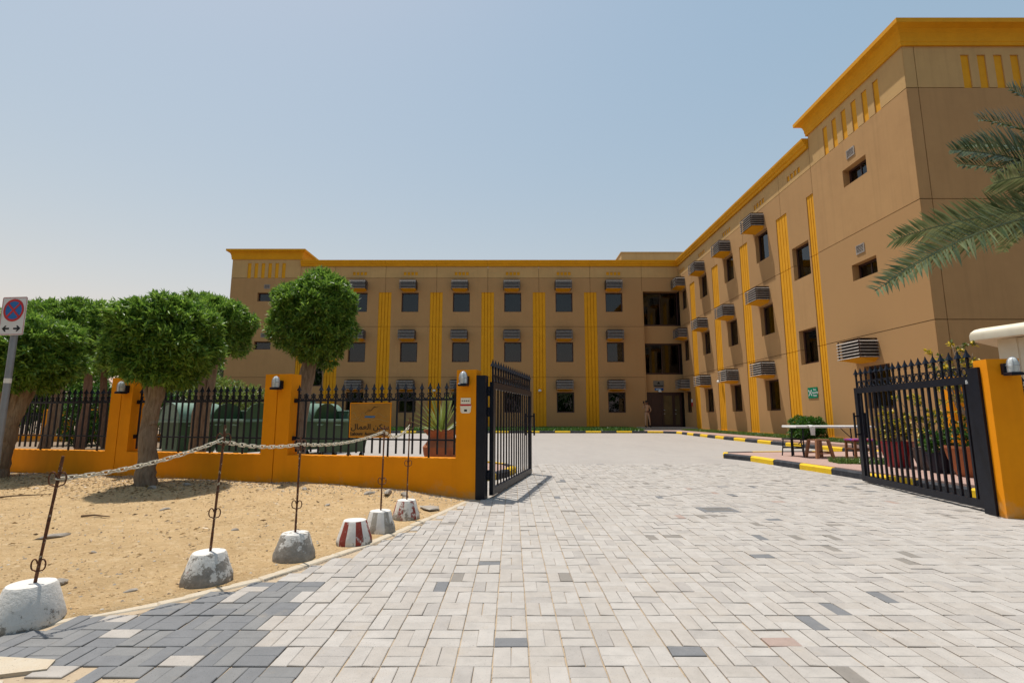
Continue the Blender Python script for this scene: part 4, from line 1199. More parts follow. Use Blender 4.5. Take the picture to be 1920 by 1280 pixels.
# ------------------------------------------------------------------ trees
def trunk_geo(mb, pts, rs, seed=0, n=10):
    rr = random.Random(seed)
    P = [Vector(p) for p in pts]; Q = []; W_ = []
    for i in range(len(P) - 1):
        m = 5
        for k in range(m):
            t = k / m; q = P[i].lerp(P[i + 1], t); q += Vector((rr.uniform(-1, 1), rr.uniform(-1, 1), 0)) * rs[i] * 0.10
            Q.append(q); W_.append((rs[i] + (rs[i + 1] - rs[i]) * t) * rr.uniform(0.94, 1.06))
    Q.append(P[-1]); W_.append(rs[-1])
    mb.tube(Q, W_, n)
def tree(name, loc, trunks, crown, label, seed, mat=leaf, bk=bark, twigs=1500, k=11, L=0.115, W_=0.029, p=2.7, lump=0.065, group='clipped round trees by the boundary wall', cat='tree'):
    """trunks: lists of (points, radii) relative to the base; crown: centre and radii relative to the base"""
    root = tag(empty(name, loc), label, cat, group)
    mb = MB()
    for pts, rs in trunks: trunk_geo(mb, pts, rs, seed)
    # limbs spreading into the crown
    rr = random.Random(seed); (cx, cy, cz_), (rx, ry, rz_) = crown
    top = Vector(trunks[0][0][-1])
    for q in range(8):
        a = 2 * math.pi * q / 8 + rr.uniform(-.3, .3); e = Vector((cx + rx * 0.7 * math.cos(a), cy + ry * 0.7 * math.sin(a), cz_ + rz_ * rr.uniform(-0.1, 0.6)))
        m_ = top.lerp(e, 0.5) + Vector((0, 0, -0.05))
        r0 = trunks[0][1][-1]
        mb.tube([top - Vector((0, 0, 0.1)), m_, e], [r0 * 0.55, r0 * 0.3, r0 * 0.1], 6)
    mb.build('trunk', bk, root, smooth=True)
    pos, out, rng_ = crown_points(rx, ry, rz_, twigs, seed, p, lump)
    pos = pos + np.array([cx, cy, cz_])
    me = leaves_mesh('crown', mat, pos, out, rng_, k, L, W_)
    link('crown', me, root)
    return root
# in front of the wall
z3 = sand_h(-5.62, 8.05)
tree('round_tree', (-5.62, 8.05, z3), [([(0, 0, -0.1), (0.0, 0, 0.25), (-0.03, 0, 0.9), (0.03, 0, 1.45), (0.05, 0, 1.75)], [0.17, 0.135, 0.115, 0.115, 0.10]),
                                        ([(0.03, -0.02, 0.9), (-0.06, 0.0, 1.25), (-0.16, 0, 1.6)], [0.07, 0.06, 0.045])],
     ((0.10, 0, 2.20), (0.70, 0.70, 0.64)), 'thick round clipped tree in front of the yellow wall, its shadow on the sand', 21, twigs=2900, p=3.0)
z1_ = sand_h(-8.55, 8.85)
tree('round_tree', (-8.75, 8.85, z1_), [([(0, 0, -0.1), (0.02, 0, 0.3), (0.12, 0, 0.85)], [0.20, 0.17, 0.15]), ([(0.12, 0, 0.8), (0.27, 0, 1.15), (0.34, 0, 1.5)], [0.12, 0.10, 0.085]),
                                         ([(0.12, 0, 0.8), (-0.03, 0.05, 1.15), (-0.06, 0, 1.5)], [0.11, 0.09, 0.075])],
     ((0.14, 0.05, 2.08), (0.74, 0.75, 0.62)), 'forked-trunk round clipped tree behind the no-parking sign', 22, twigs=2500, p=2.6)
# behind the wall
tree('round_tree', (-10.55, 11.6, 0), [([(0, 0, -0.1), (0.25, 0, 1.0), (0.25, 0, 2.2)], [0.13, 0.11, 0.10])], ((0.30, 0, 2.95), (0.96, 0.95, 0.80)),
     'wide flat-topped clipped tree behind the railing at the far left', 23, twigs=2500)
tree('round_tree', (-6.72, 11.0, 0), [([(0, 0, -0.1), (0.02, 0, 1.2), (0.16, 0, 2.5)], [0.13, 0.11, 0.10]), ([(0.16, -0.02, -0.1), (0.18, 0, 1.2), (0.3, 0, 2.4)], [0.10, 0.09, 0.07])],
     ((0.20, 0, 3.10), (0.66, 0.70, 0.64)), 'twin-trunk clipped tree behind the railing with the green bins', 24, twigs=2100)
tree('round_tree', (-4.12, 10.0, 0), [([(0, 0, -0.1), (-0.02, 0, 1.0), (0.08, 0, 1.8), (0.20, 0, 2.45)], [0.17, 0.15, 0.145, 0.12])],
     ((0.20, 0, 3.08), (0.77, 0.78, 0.84)), 'single leaning-trunk round tree behind the wide yellow pillar, against the building', 25, twigs=2900, p=2.35)
mb_tw = [(-0.02, 0.0, 1.62)]
tree('slender_tree', (-13.3, 16.0, 0), [([(0, 0, -0.1), (0.05, 0, 1.5), (-0.02, 0, 3.0)], [0.14, 0.12, 0.10])], ((0, 0, 3.7), (1.3, 1.2, 1.0)),
     'reddish slim trunk tree far behind the left railing', 26, bk=bark_red, twigs=900, L=0.15, W_=0.03)
tree('slender_tree', (-15.2, 19.5, 0), [([(0, 0, -0.1), (-0.3, 0, 1.5), (-0.45, 0, 3.2)], [0.16, 0.13, 0.10]), ([(0, 0, 0.3), (0.5, 0, 1.8), (0.7, 0, 3.0)], [0.12, 0.1, 0.08])], ((0, 0, 3.9), (1.6, 1.4, 1.1)),
     'reddish forked-trunk tree behind the left pillar', 27, bk=bark_red, twigs=900, L=0.17, W_=0.035)
tree('slender_tree', (-18.0, 18.0, 0), [([(0, 0, -0.1), (0.1, 0, 1.5), (0.05, 0, 3.0)], [0.14, 0.12, 0.10])], ((0, 0, 3.5), (1.7, 1.4, 1.2)),
     'dark clipped tree filling the gap at the far left edge', 28, twigs=900, L=0.17, W_=0.035)
tree('far_tree', (-32.5, 58, 0), [([(0, 0, -0.1), (0, 0, 3.0)], [0.3, 0.2])], ((0, 0, 4.6), (2.2, 2.2, 3.6)), 'far-off tree with haze put into its pale leaf colour, left of the building', 29, mat=leaf_hazed, twigs=900, L=0.45, W_=0.14, p=2.0, lump=0.12, group=None)
for i_, (x_, y_) in enumerate([(-31, 27.5), (-27.6, 28.3), (-24.4, 27.4), (-21.8, 28.6), (-18.6, 29.0), (-34.5, 30)]):
    tree('yard_tree', (x_, y_, 0), [([(0, 0, -0.1), (0.1, 0, 1.2), (0, 0, 2.4)], [0.16, 0.13, 0.1])], ((0, 0, 2.6), (2.1, 1.4, 1.9)),
         f'dark tree beyond the far yard wall, {ORD[i_]} planted of the row', 200 + i_, twigs=650, k=9, L=0.3, W_=0.08, group='trees beyond the far yard wall')
# low shrubs behind the left railing
def shrub(name, loc, r, label, seed, mat=leaf_hedge, twigs=420, L=0.10, W_=0.03, group=None, cat='shrub', p=2.3):
    root = tag(empty(name, loc), label, cat, group)
    mb = MB(); rr = random.Random(seed)
    for q in range(7):
        a = 2 * math.pi * q / 7
        mb.tube([(0, 0, -0.05), (r[0] * 0.25 * math.cos(a), r[1] * 0.25 * math.sin(a), r[2] * 0.6), (r[0] * 0.6 * math.cos(a), r[1] * 0.6 * math.sin(a), r[2] * 1.3)], [0.02, 0.014, 0.006], 5)
    mb.build('stem', bark, root)
    pos, out, rng_ = crown_points(r[0], r[1], r[2], twigs, seed, p, 0.07)
    link('foliage', leaves_mesh('foliage', mat, pos + np.array([0, 0, r[2] * 0.95]), out, rng_, 9, L, W_), root)
    return root
shrub('shrub', (-17.5, 22.0, 0), (1.6, 0.9, 1.25), 'light green shrub showing under the trees at the far left', 31, leaf_yel if False else leaf_hedge, 700, 0.2, 0.06, 'shrubs behind the left railing')
shrub('shrub', (-11.6, 21.0, 0), (1.8, 0.9, 1.3), 'yellow-green shrub behind the bins, left of the building', 32, leaf_agave, 700, 0.2, 0.05, 'shrubs behind the left railing')
shrub('shrub', (-14.9, 25.0, 0), (2.4, 0.9, 1.35), 'dark green shrub against the far yard wall', 33, leaf_hedge, 800, 0.22, 0.07, 'shrubs behind the left railing')
# clipped bush in front of the right wing
shrub('clipped_bush', (11.15, 19.6, 0.30), (0.52, 0.55, 0.42), 'round clipped green bush against the right wing, behind the white table', 34, leaf_hedge, 900, 0.10, 0.035, cat='bush', p=3.0)

# the belt of trees across the road, which the lower windows of the far wing mirror
rng_b = np.random.default_rng(77); nb = 5200
bx_ = rng_b.uniform(-48, 48, nb)
hb_ = 7.5 + 1.6 * np.sin(bx_ * 0.5) + 1.0 * np.sin(bx_ * 1.3 + 1)
bpos = np.stack([bx_, -15 + rng_b.normal(size=nb) * 1.3, hb_ * rng_b.random(nb) ** 0.8], 1)
bout = rng_b.normal(size=(nb, 3)); bout /= np.linalg.norm(bout, axis=1, keepdims=True)
tag(link('roadside_trees', leaves_mesh('roadside_trees', leaf_hedge, bpos, bout, rng_b, 6, 0.7, 0.32)), 'dense belt of green trees across the road, mirrored in the far windows', 'trees', kind='stuff')

# ------------------------------------------------------------------ grass and ground cover
def blades(name, region, n, h, mat, seed, wid=0.012, lean=0.5):
    """region(rng, n) -> xy and z arrays"""
    rng_ = np.random.default_rng(seed)
    xy, z = region(rng_, n)
    a = rng_.uniform(0, 6.28, n); hh = h * rng_.uniform(0.4, 1.2, n)
    dx = np.cos(a) * wid / 2; dy = np.sin(a) * wid / 2
    lx = rng_.normal(size=n) * hh * lean; ly = rng_.normal(size=n) * hh * lean
    v = np.stack([np.stack([xy[:, 0] - dx, xy[:, 1] - dy, z], 1), np.stack([xy[:, 0] + dx, xy[:, 1] + dy, z], 1), np.stack([xy[:, 0] + lx, xy[:, 1] + ly, z + hh], 1)], 1).reshape(-1, 3)
    me = bpy.data.meshes.new(name)
    me.vertices.add(n * 3); me.vertices.foreach_set('co', v.astype(np.float32).ravel())
    me.loops.add(n * 3); me.polygons.add(n)
    me.loops.foreach_set('vertex_index', np.arange(n * 3, dtype=np.int32)); me.polygons.foreach_set('loop_start', np.arange(n, dtype=np.int32) * 3)
    me.materials.append(mat); me.update(calc_edges=True)
    return link(name, me)
def quad_region(a, b, c, d, zf):
    def f(rng_, n):
        u = rng_.random(n)[:, None]; v = rng_.random(n)[:, None]
        a_, b_, c_, d_ = map(np.array, (a, b, c, d))
        p = (a_ * (1 - u) + b_ * u) * (1 - v) + (d_ * (1 - u) + c_ * u) * v
        return p, np.full(n, zf)
    return f
tag(blades('grass', quad_region((11.0, 15.0), (12.05, 15.0), (12.05, 32.9), (10.75, 32.9), 0.30), 26000, 0.11, grass_m, 41, 0.02), 'short green grass strip along the foot of the right wing', 'grass', kind='stuff')
tag(blades('ground_cover', quad_region((-13.9, 31.1), (8.0, 31.1), (7.8, 35.9), (-13.9, 35.9), 0.29), 30000, 0.22, cover_m, 42, 0.05), 'low green ground cover in the bed before the far wing', 'ground cover', kind='stuff')
tag(blades('verge_grass', quad_region((-5.3, 8.9), (-0.9, 7.9), (-1.0, 8.9), (-5.3, 9.9), 0.0), 5000, 0.16, cover_m, 43, 0.03), 'patchy green grass just behind the low yellow wall', 'grass', kind='stuff')
tag(blades('island_grass', quad_region((6.9, 11.0), (8.2, 10.7), (8.4, 11.3), (7.0, 11.6), ZI), 1600, 0.12, grass_m, 44, 0.02), 'grass tufts on the pink island behind the right gate', 'grass', kind='stuff')

# gravel along the wall and crumbs on the sand
def stone_geo(mb, x, y, z, r, rr, clod=0):
    vs = [(x + r * rr.uniform(.6, 1.1) * a, y + r * rr.uniform(.6, 1.1) * b, z + r * rr.uniform(.3, .7) * c) for a, b, c in ((1, 0, 0), (0, 1, 0), (-1, 0, 0), (0, -1, 0), (0, 0, 1), (0, 0, -1))]
    mb.add(vs, [(0, 1, 4), (1, 2, 4), (2, 3, 4), (3, 0, 4), (1, 0, 5), (2, 1, 5), (3, 2, 5), (0, 3, 5)], 3 if clod and rr.random() < 0.86 else rr.randrange(3))
mb = MB(); rr = random.Random(9)
clod_m = surf('sand_clod', (0.55, 0.375, 0.195), (0.44, 0.29, 0.145), 0.95, 20)
pale_stone = surf('pale_stone', (0.55, 0.48, 0.38), rough=0.9); dark_stone = surf('dark_stone', (0.2, 0.15, 0.10), rough=0.9)
for k in range(2600):
    s = rr.uniform(0.05, 9.5); off = abs(rr.gauss(0, 0.33)) + 0.02
    x, y = wl(s, off)
    if x > edge_x(y) - 0.1: continue
    stone_geo(mb, x, y, sand_h(x, y) + 0.002, rr.choice((0.006, 0.008, 0.011, 0.016)), rr)
for k in range(14000):
    y = 2.3 + 6.7 * rr.random() ** 1.4; x = rr.uniform(-y - 0.6, -0.6)
    if x > edge_x(y) - 0.1 or y > wall_y(x) - 0.05: continue
    stone_geo(mb, x, y, sand_h(x, y) + 0.001, rr.choice((0.004, 0.005, 0.007, 0.010, 0.015)), rr, 5)
tag(mb.build('gravel', [pale_stone, dark_stone, rock_m, clod_m], fix=False), 'loose gravel and crumbs scattered on the sand', 'gravel', kind='stuff')
lit_m = leaf_mat('dry_leaf', (0.16, 0.09, 0.035), (0.36, 0.24, 0.10), 0.1)
rng_l = np.random.default_rng(55); lp = []
for cx_, cy_, sd_, n_ in ((-5.6, 7.9, 0.9, 700), (-8.6, 8.6, 0.9, 600), (-4.0, 8.0, 1.4, 350), (-4.5, 5.6, 1.8, 160)):
    for k in range(n_):
        x = cx_ + rng_l.normal() * sd_; y = cy_ + rng_l.normal() * sd_ * 0.5
        if x < edge_x(y) - 0.15 and y < wall_y(x) - 0.05: lp.append((x, y, sand_h(x, y) + 0.012))
lp = np.array(lp); lo_ = rng_l.normal(size=lp.shape) * np.array([1, 1, 0.08]); lo_ /= np.linalg.norm(lo_, axis=1, keepdims=True)
tag(link('leaf_litter', leaves_mesh('leaf_litter', lit_m, lp, lo_, rng_l, 1, 0.06, 0.02, 0.15)), 'dry fallen leaves scattered on the sand under the trees', 'leaves', kind='stuff')
def rock(loc, r, label, seed, mat=rock_m):
    rr = random.Random(seed); bm = bmesh.new(); bmesh.ops.create_icosphere(bm, subdivisions=2, radius=1)
    cuts = [Vector((rr.gauss(0, 1), rr.gauss(0, 1), rr.gauss(0, 1))).normalized() for _ in range(9)]
    for v in bm.verts:
        for c in cuts:
            d = v.co.dot(c) - 0.62
            if d > 0: v.co -= c * d
        v.co = Vector((v.co.x * r[0], v.co.y * r[1], v.co.z * r[2]))
    me = bpy.data.meshes.new('rock'); bm.to_mesh(me); bm.free(); me.materials.append(mat)
    tag(link('rock', me, None, (loc[0], loc[1], sand_h(*loc) + r[2] * 0.25), (rr.uniform(-.1, .1), rr.uniform(-.1, .1), rr.uniform(0, 3))), label, 'rock', 'stones lying on the sand')
for i, (loc, r, lab) in enumerate([((-4.35, 5.05), (0.16, 0.07, 0.035), 'long flat grey stone on the sand behind the nearest post'), ((-3.12, 3.72), (0.07, 0.05, 0.045), 'brown lump of stone just behind the nearest concrete base'),
        ((-2.53, 3.60), (0.05, 0.03, 0.02), 'small pale flat stone between the two nearest posts'), ((-4.10, 6.25), (0.08, 0.035, 0.028), 'small oblong grey stone in the middle of the sand'),
        ((-1.72, 7.32), (0.16, 0.06, 0.05), 'largest flat stone at the foot of the yellow wall, near the gate'), ((-1.48, 7.28), (0.09, 0.06, 0.05), 'grey stone against the wall foot beside the largest flat stone'),
        ((-1.98, 7.34), (0.10, 0.06, 0.035), 'pale stone at the wall foot, left of the largest flat stone'), ((-5.3, 7.75), (0.09, 0.06, 0.05), 'grey stone lying by the thick tree trunk'),
        ((-1.02, 6.65), (0.34, 0.16, 0.03), 'broad grey slab of stone on the sand beside the post nearest the gate'),
        ((-3.55, 4.55), (0.035, 0.025, 0.02), 'small brown stone in the open sand between the first two posts'), ((-2.75, 5.3), (0.045, 0.03, 0.018), 'tiny grey stone in the open sand behind the third post'),
        ((-3.0, 7.6), (0.06, 0.04, 0.035), 'rounded grey stone near the wall, below the wide pillar'), ((-4.95, 8.0), (0.07, 0.05, 0.04), 'dark stone just right of the thick tree trunk'), ((-2.3, 6.6), (0.04, 0.03, 0.02), 'small stone on the sand behind the rodless base')]):
    rock(loc, r, lab, 60 + i)
for i, (a, b, lab) in enumerate([((-6.9, 6.9), (-6.25, 7.15), 'dark dry stick on the sand at the left edge'), ((-4.75, 5.85), (-4.42, 5.83), 'short dark twig on the sand, right of the leaning post')]):
    a3 = Vector((*a, sand_h(*a) + 0.012)); b3 = Vector((*b, sand_h(*b) + 0.02))
    tag(MB().tube([a3 - a3, a3.lerp(b3, 0.4) - a3 + Vector((0, .02, .01)), b3 - a3], [0.012, 0.01, 0.005], 6).build('stick', stick_m, loc=tuple(a3)), lab, 'stick', 'sticks on the sand')

# ------------------------------------------------------------------ wheeled waste containers
def make_bin(open_):
    root = empty('waste_container')
    W_, D0, D1, zb, zt = 1.30, 0.36, 0.50, 0.20, 1.12
    mb = MB()
    b = [(-W_ / 2 + 0.08, -D0), (W_ / 2 - 0.08, -D0), (W_ / 2 - 0.08, D0), (-W_ / 2 + 0.08, D0)]; t = [(-W_ / 2, -D1), (W_ / 2, -D1), (W_ / 2, D1), (-W_ / 2, D1)]
    ti = [(-W_ / 2 + 0.05, -D1 + 0.05), (W_ / 2 - 0.05, -D1 + 0.05), (W_ / 2 - 0.05, D1 - 0.05), (-W_ / 2 + 0.05, D1 - 0.05)]
    bi = [(x * 0.9, y * 0.9) for x, y in b]
    vs = [(x, y, zb) for x, y in b] + [(x, y, zt) for x, y in t] + [(x, y, zt) for x, y in ti] + [(x, y, zb + 0.05) for x, y in bi]
    q4 = lambda o1, o2: [(o1 + i, o1 + (i + 1) % 4, o2 + (i + 1) % 4, o2 + i) for i in range(4)]
    mb.add(vs, q4(0, 4) + q4(4, 8) + q4(8, 12) + [(0, 3, 2, 1), (12, 13, 14, 15)])
    mb.build('body', bin_green, root)
    mb = MB()
    for a, c, d, e in ((-W_ / 2 - 0.04, W_ / 2 + 0.04, -D1 - 0.045, -D1 + 0.0), (-W_ / 2 - 0.04, W_ / 2 + 0.04, D1, D1 + 0.045), (-W_ / 2 - 0.04, -W_ / 2, -D1, D1), (W_ / 2, W_ / 2 + 0.04, -D1, D1)):
        mb.cbox(a, c, d, e, zt - 0.04, zt + 0.035, 0.012)
    mb.build('rim', bin_lid, root)
    for x in (-0.35, 0.35):
        MB().tube([(x - 0.1, -D1 - 0.0, zt - 0.10), (x - 0.1, -D1 - 0.06, zt - 0.13), (x + 0.1, -D1 - 0.06, zt - 0.13), (x + 0.1, -D1 - 0.0, zt - 0.10)], 0.014, 6).build('handle', bin_lid, root)
    for x in (-W_ / 2 + 0.12, W_ / 2 - 0.12):
        for y_ in (-D0 + 0.08, D0 - 0.08):
            wh = MB().tube([(x - 0.025, y_, 0.09), (x + 0.025, y_, 0.09)], 0.09, 14).build('wheel', rubber, root, smooth=True)
            MB().box(x - 0.04, x + 0.04, y_ - 0.02, y_ + 0.02, 0.09, 0.21).build('fork', steel, wh)
    n = 14; r = D1 + 0.02
    for sx in (-1, 1):
        pts = [(r * math.cos(math.pi * k / n), r * 0.92 * math.sin(math.pi * k / n)) for k in range(n + 1)]
        MB().prism(pts, lambda a, b_, d: (sx * (W_ / 2 - 0.02 + d), a, zt + 0.036 + b_), 0.0, 0.03).build('side_plate', bin_lid if not open_ else bin_green, root)
    a0, a1 = (0.0, math.pi) if not open_ else (-1.25, 0.55)
    mb = MB(); vs = []
    m_ = 18
    for k in range(m_ + 1):
        a = a0 + (a1 - a0) * k / m_
        for rr_ in (r + 0.03, r + 0.012): vs += [(-W_ / 2 - 0.03, rr_ * math.cos(a), zt + 0.036 + rr_ * 0.92 * math.sin(a)), (W_ / 2 + 0.03, rr_ * math.cos(a), zt + 0.036 + rr_ * 0.92 * math.sin(a))]
    fs = []
    for k in range(m_):
        o_ = 4 * k
        fs += [(o_, o_ + 1, o_ + 5, o_ + 4), (o_ + 2, o_ + 6, o_ + 7, o_ + 3), (o_, o_ + 4, o_ + 6, o_ + 2), (o_ + 1, o_ + 3, o_ + 7, o_ + 5)]
    mb.add(vs, fs + [(0, 2, 3, 1), (4 * m_, 4 * m_ + 1, 4 * m_ + 3, 4 * m_ + 2)])
    mb.build('lid', bin_lid, root, smooth=True)
    return root
bc = make_bin(False); bo = make_bin(True)
bins = [(bc, (-9.0, 14.5, 0.0), R(62), 'green waste container with its domed lid closed, left of the twin trunk'), (bo, (-7.45, 14.3, 0.02), R(-22), 'green open waste container left of the wide yellow pillar'),
        (copy_tree(bc), (-5.95, 15.7, 0.02), R(60), 'closed green waste container with a red sticker, right of the wide yellow pillar'), (copy_tree(bo), (-4.72, 14.4, 0.02), R(-24), 'green open waste container half hidden by the yellow sign board')]
for o, l, a, lab in bins:
    o.location = l; o.rotation_euler = (0, 0, a); o.scale = (0.92,) * 3
    tag(o, lab, 'waste container', 'green wheeled waste containers')
MB().lathe([(0.13, 0), (0.13, 0.006)], 18, 0, 0, 0).build('red_sticker', red_plastic, bins[2][0], loc=(-0.25, -0.47, 0.95)).rotation_euler = (R(82), 0, 0)
# red jerry can and scattered rubbish near them
jc = tag(empty('jerry_can', (-8.25, 11.9, -0.02)), 'red plastic jerry can on the ground behind the railing', 'jerry can')
MB().cbox(-0.13, 0.13, -0.1, 0.1, 0, 0.38, 0.04).build('body', red_plastic, jc)
MB().tube([(-0.08, 0, 0.37), (-0.06, 0, 0.45), (0.05, 0, 0.45), (0.07, 0, 0.37)], 0.016, 6).build('handle', red_plastic, jc)
for i, (x, y, a) in enumerate([(-7.2, 12.2, 0.3), (-6.5, 12.1, -0.2), (-7.8, 12.0, 1.0), (-4.6, 12.2, 0.4), (-3.9, 12.4, 0.1)]):
    g = MB(); rr = random.Random(70 + i); vs = []
    for k in range(6):
        aa = k * math.pi / 3; vs.append((0.18 * rr.uniform(.7, 1.1) * math.cos(aa), 0.12 * rr.uniform(.7, 1.1) * math.sin(aa), rr.uniform(0.0, 0.05)))
    vs.append((0, 0, 0.09)); g.add(vs, [(k, (k + 1) % 6, 6) for k in range(6)] + [(5, 4, 3, 2, 1, 0)])
    tag(g.build('plastic_bag', white_paint, loc=(x, y, 0.15 if y > 12.3 else 0.0)), ('white rubbish bag left of the wide yellow pillar, in the middle of three', 'white rubbish bag close to the wide yellow pillar', 'white rubbish bag furthest left under the green bins', 'white rubbish bag at the foot of the bin behind the sign board', 'white rubbish bag on the paving just right of the bins')[i], 'rubbish', 'white rubbish beside the bins')
# boards and slabs lying behind the left railing
for i, (x, y, z, L_, w_, t_, a, tilt, m, lab) in enumerate([
        (-9.6, 12.6, 0.12, 1.9, 0.30, 0.03, 0.25, 0.16, board_wood, 'long brown board leaning on the pile behind the left railing'), (-10.8, 13.4, 0.05, 1.3, 0.7, 0.08, -0.2, 0.02, concrete, 'flat pale slab on the ground behind the left railing'),
        (-9.0, 13.0, 0.16, 1.0, 0.6, 0.06, 0.5, -0.25, concrete, 'tilted pale slab beside the brown board'), (-12.0, 14.4, 0.08, 1.5, 0.9, 0.10, 0.1, 0.0, rock_m, 'grey block stacked furthest back on the rubble pile'),
        (-10.1, 14.6, 0.10, 1.2, 0.5, 0.14, 0.0, 0.05, concrete, 'pale kerb stone lying across the rubble pile')]):
    o = tag(MB().cbox(-L_ / 2, L_ / 2, -w_ / 2, w_ / 2, 0, t_, 0.012).build('board' if m is board_wood else 'slab', m, loc=(x, y, z)), lab, 'board' if m is board_wood else 'slab', 'boards and slabs piled behind the left railing')
    o.rotation_euler = (0, -tilt, a)

# ------------------------------------------------------------------ far left: yard wall, lattice, distant house
yw = tag(empty('yard_wall', (-21.5, 25, 0)), 'far yellow yard wall with black railings, seen through the left railing', 'wall')
MB().box(-28, -17.0, 24.9, 25.1, -0.1, 0.32).build('low_wall', yellow_wall, yw, world=True)
for x in (-24.6, -22.35, -21.55, -20.45, -18.2): MB().cbox(x - 0.2, x + 0.2, 24.8, 25.2, -0.1, 1.5, 0.02).build('pillar', yellow_wall, yw, world=True)
mb = MB()
for x in np.arange(-27.9, -17.0, 0.11): mb.box(x - 0.02, x + 0.02, 24.98, 25.02, 0.3, 1.35)
tag(mb.build('railing_bars', black_paint, yw, world=True, fix=False), kind='stuff')
MB().box(-28, -17, 24.97, 25.03, 1.2, 1.25).build('rail', black_paint, yw, world=True)
lt = tag(empty('lattice_fence', (-14.2, 28, 0.15)), 'white lattice-topped fence before the left tower, behind the bins', 'fence')
for x in (-16.4, -15.0, -13.6, -12.2): MB().box(x - 0.04, x + 0.04, 27.96, 28.04, 0, 1.72).build('post', white_paint, lt, world=True)
for z in (1.28, 1.62): MB().box(-16.4, -12.2, 27.97, 28.03, z, z + 0.06).build('rail', white_paint, lt, world=True)
mb = MB()
for x in np.arange(-16.3, -12.4, 0.30):
    mb.bar((x, 27.99, 1.34), (x + 0.28, 27.99, 1.62), 0.03, 0.015); mb.bar((x, 28.01, 1.62), (x + 0.28, 28.01, 1.34), 0.03, 0.015)
tag(mb.build('lattice', white_paint, lt, world=True), kind='stuff')
fb_ = tag(empty('distant_house', (-41, 72, 0)), 'pale distant house glimpsed between tree and left tower', 'house')
MB().box(-46, -36.2, 72, 80, 0, 7.2).build('wall', far_pale, fb_, world=True)
MB().box(-46.3, -35.9, 71.7, 80.3, 7.2, 7.6).build('roof', far_pale, fb_, world=True)
for x in (-44, -41.6, -39.2, -37.4):
    for z in (1.6, 4.6): MB().box(x - 0.5, x + 0.5, 71.95, 72.05, z, z + 1.2).build('window', far_window, fb_, world=True)

# ------------------------------------------------------------------ guard cabin on the right
gc = tag(empty('guard_cabin', (9.13, 9.50, ZI), R(-57)), 'cream guard cabin with rounded roof behind the right gate pillar', 'cabin')
WH = 2.42
mb = MB()
mb.box(0.0, 0.58, 0.0, 0.06, 0, WH).box(0.58, 1.5, 0.0, 0.06, 0, 1.45).box(0.58, 1.5, 0, 0.06, 2.34, WH).box(1.5, 1.8, 0, 0.06, 0, WH)
mb.box(0, 0.06, 0.06, 1.6, 0, WH).box(1.74, 1.8, 0.06, 1.6, 0, WH).box(0.06, 1.74, 1.54, 1.6, 0, WH)
mb.build('wall', cream, gc)
for x in (0.17, 0.36): MB().box(x, x + 0.10, -0.022, -0.001, 0, WH).build('wall_strip', cream, gc)
mb = MB(); lay = [(0.0, 0.0), (0.0, 0.10), (0.02, 0.155), (0.07, 0.205), (0.15, 0.235), (0.35, 0.255)]; vs = []
for ins, zz in lay:
    for x_, y_ in ((-0.32, -0.28), (2.12, -0.28), (2.12, 1.88), (-0.32, 1.88)):
        vs.append((x_ + math.copysign(ins, 0.9 - x_), y_ + math.copysign(ins, 0.8 - y_), WH + zz + x_ * 0.04))
mb.add(vs, [(4 * q + k, 4 * q + (k + 1) % 4, 4 * q + 4 + (k + 1) % 4, 4 * q + 4 + k) for q in range(len(lay) - 1) for k in range(4)] + [(3, 2, 1, 0), tuple(range(4 * len(lay) - 4, 4 * len(lay)))])
mb.build('roof', cream, gc, smooth=True)
mb = MB()
for a, b, c, d in ((0.58, 1.5, 1.45, 1.53), (0.58, 1.5, 2.26, 2.34), (0.58, 0.66, 1.53, 2.26), (1.42, 1.5, 1.53, 2.26)): mb.box(a, b, -0.02, 0.05, c, d)
wn = mb.build('window', white_paint, gc)
MB().box(0.66, 1.42, 0.03, 0.036, 1.53, 2.26).build('pane', glass, wn)
mb = MB()
for x in np.arange(0.68, 1.42, 0.035): mb.box(x - 0.0025, x + 0.0025, 0.004, 0.009, 1.53, 2.26)
for z in np.arange(1.55, 2.26, 0.035): mb.box(0.66, 1.42, 0.0095, 0.0135, z - 0.0025, z + 0.0025)
tag(mb.build('mesh_screen', rubber, wn, fix=False), kind='stuff')
MB().box(0.9, 1.5, 0.9, 0.95, 0.5, 2.3).build('curtain', curtain_m, wn)
MB().tube([(-0.02, 0.4, 1.96), (-0.02, 0.4, 2.0), (-0.09, 0.4, 2.02), (-0.16, 0.4, 2.02)], 0.045, 8).build('lamp', white_paint, gc, smooth=True)
yp = tag(MB().cbox(-0.28, 0.02, -0.16, 0.16, 0, 1.95, 0.015).cbox(0.04, 0.20, -0.16, 0.16, 0, 1.95, 0.015).build('yellow_pillar', yellow_wall, loc=(10.45, 12.0, ZI - 0.05)), 'slim yellow pillar seen through the right gate bars', 'pillar')

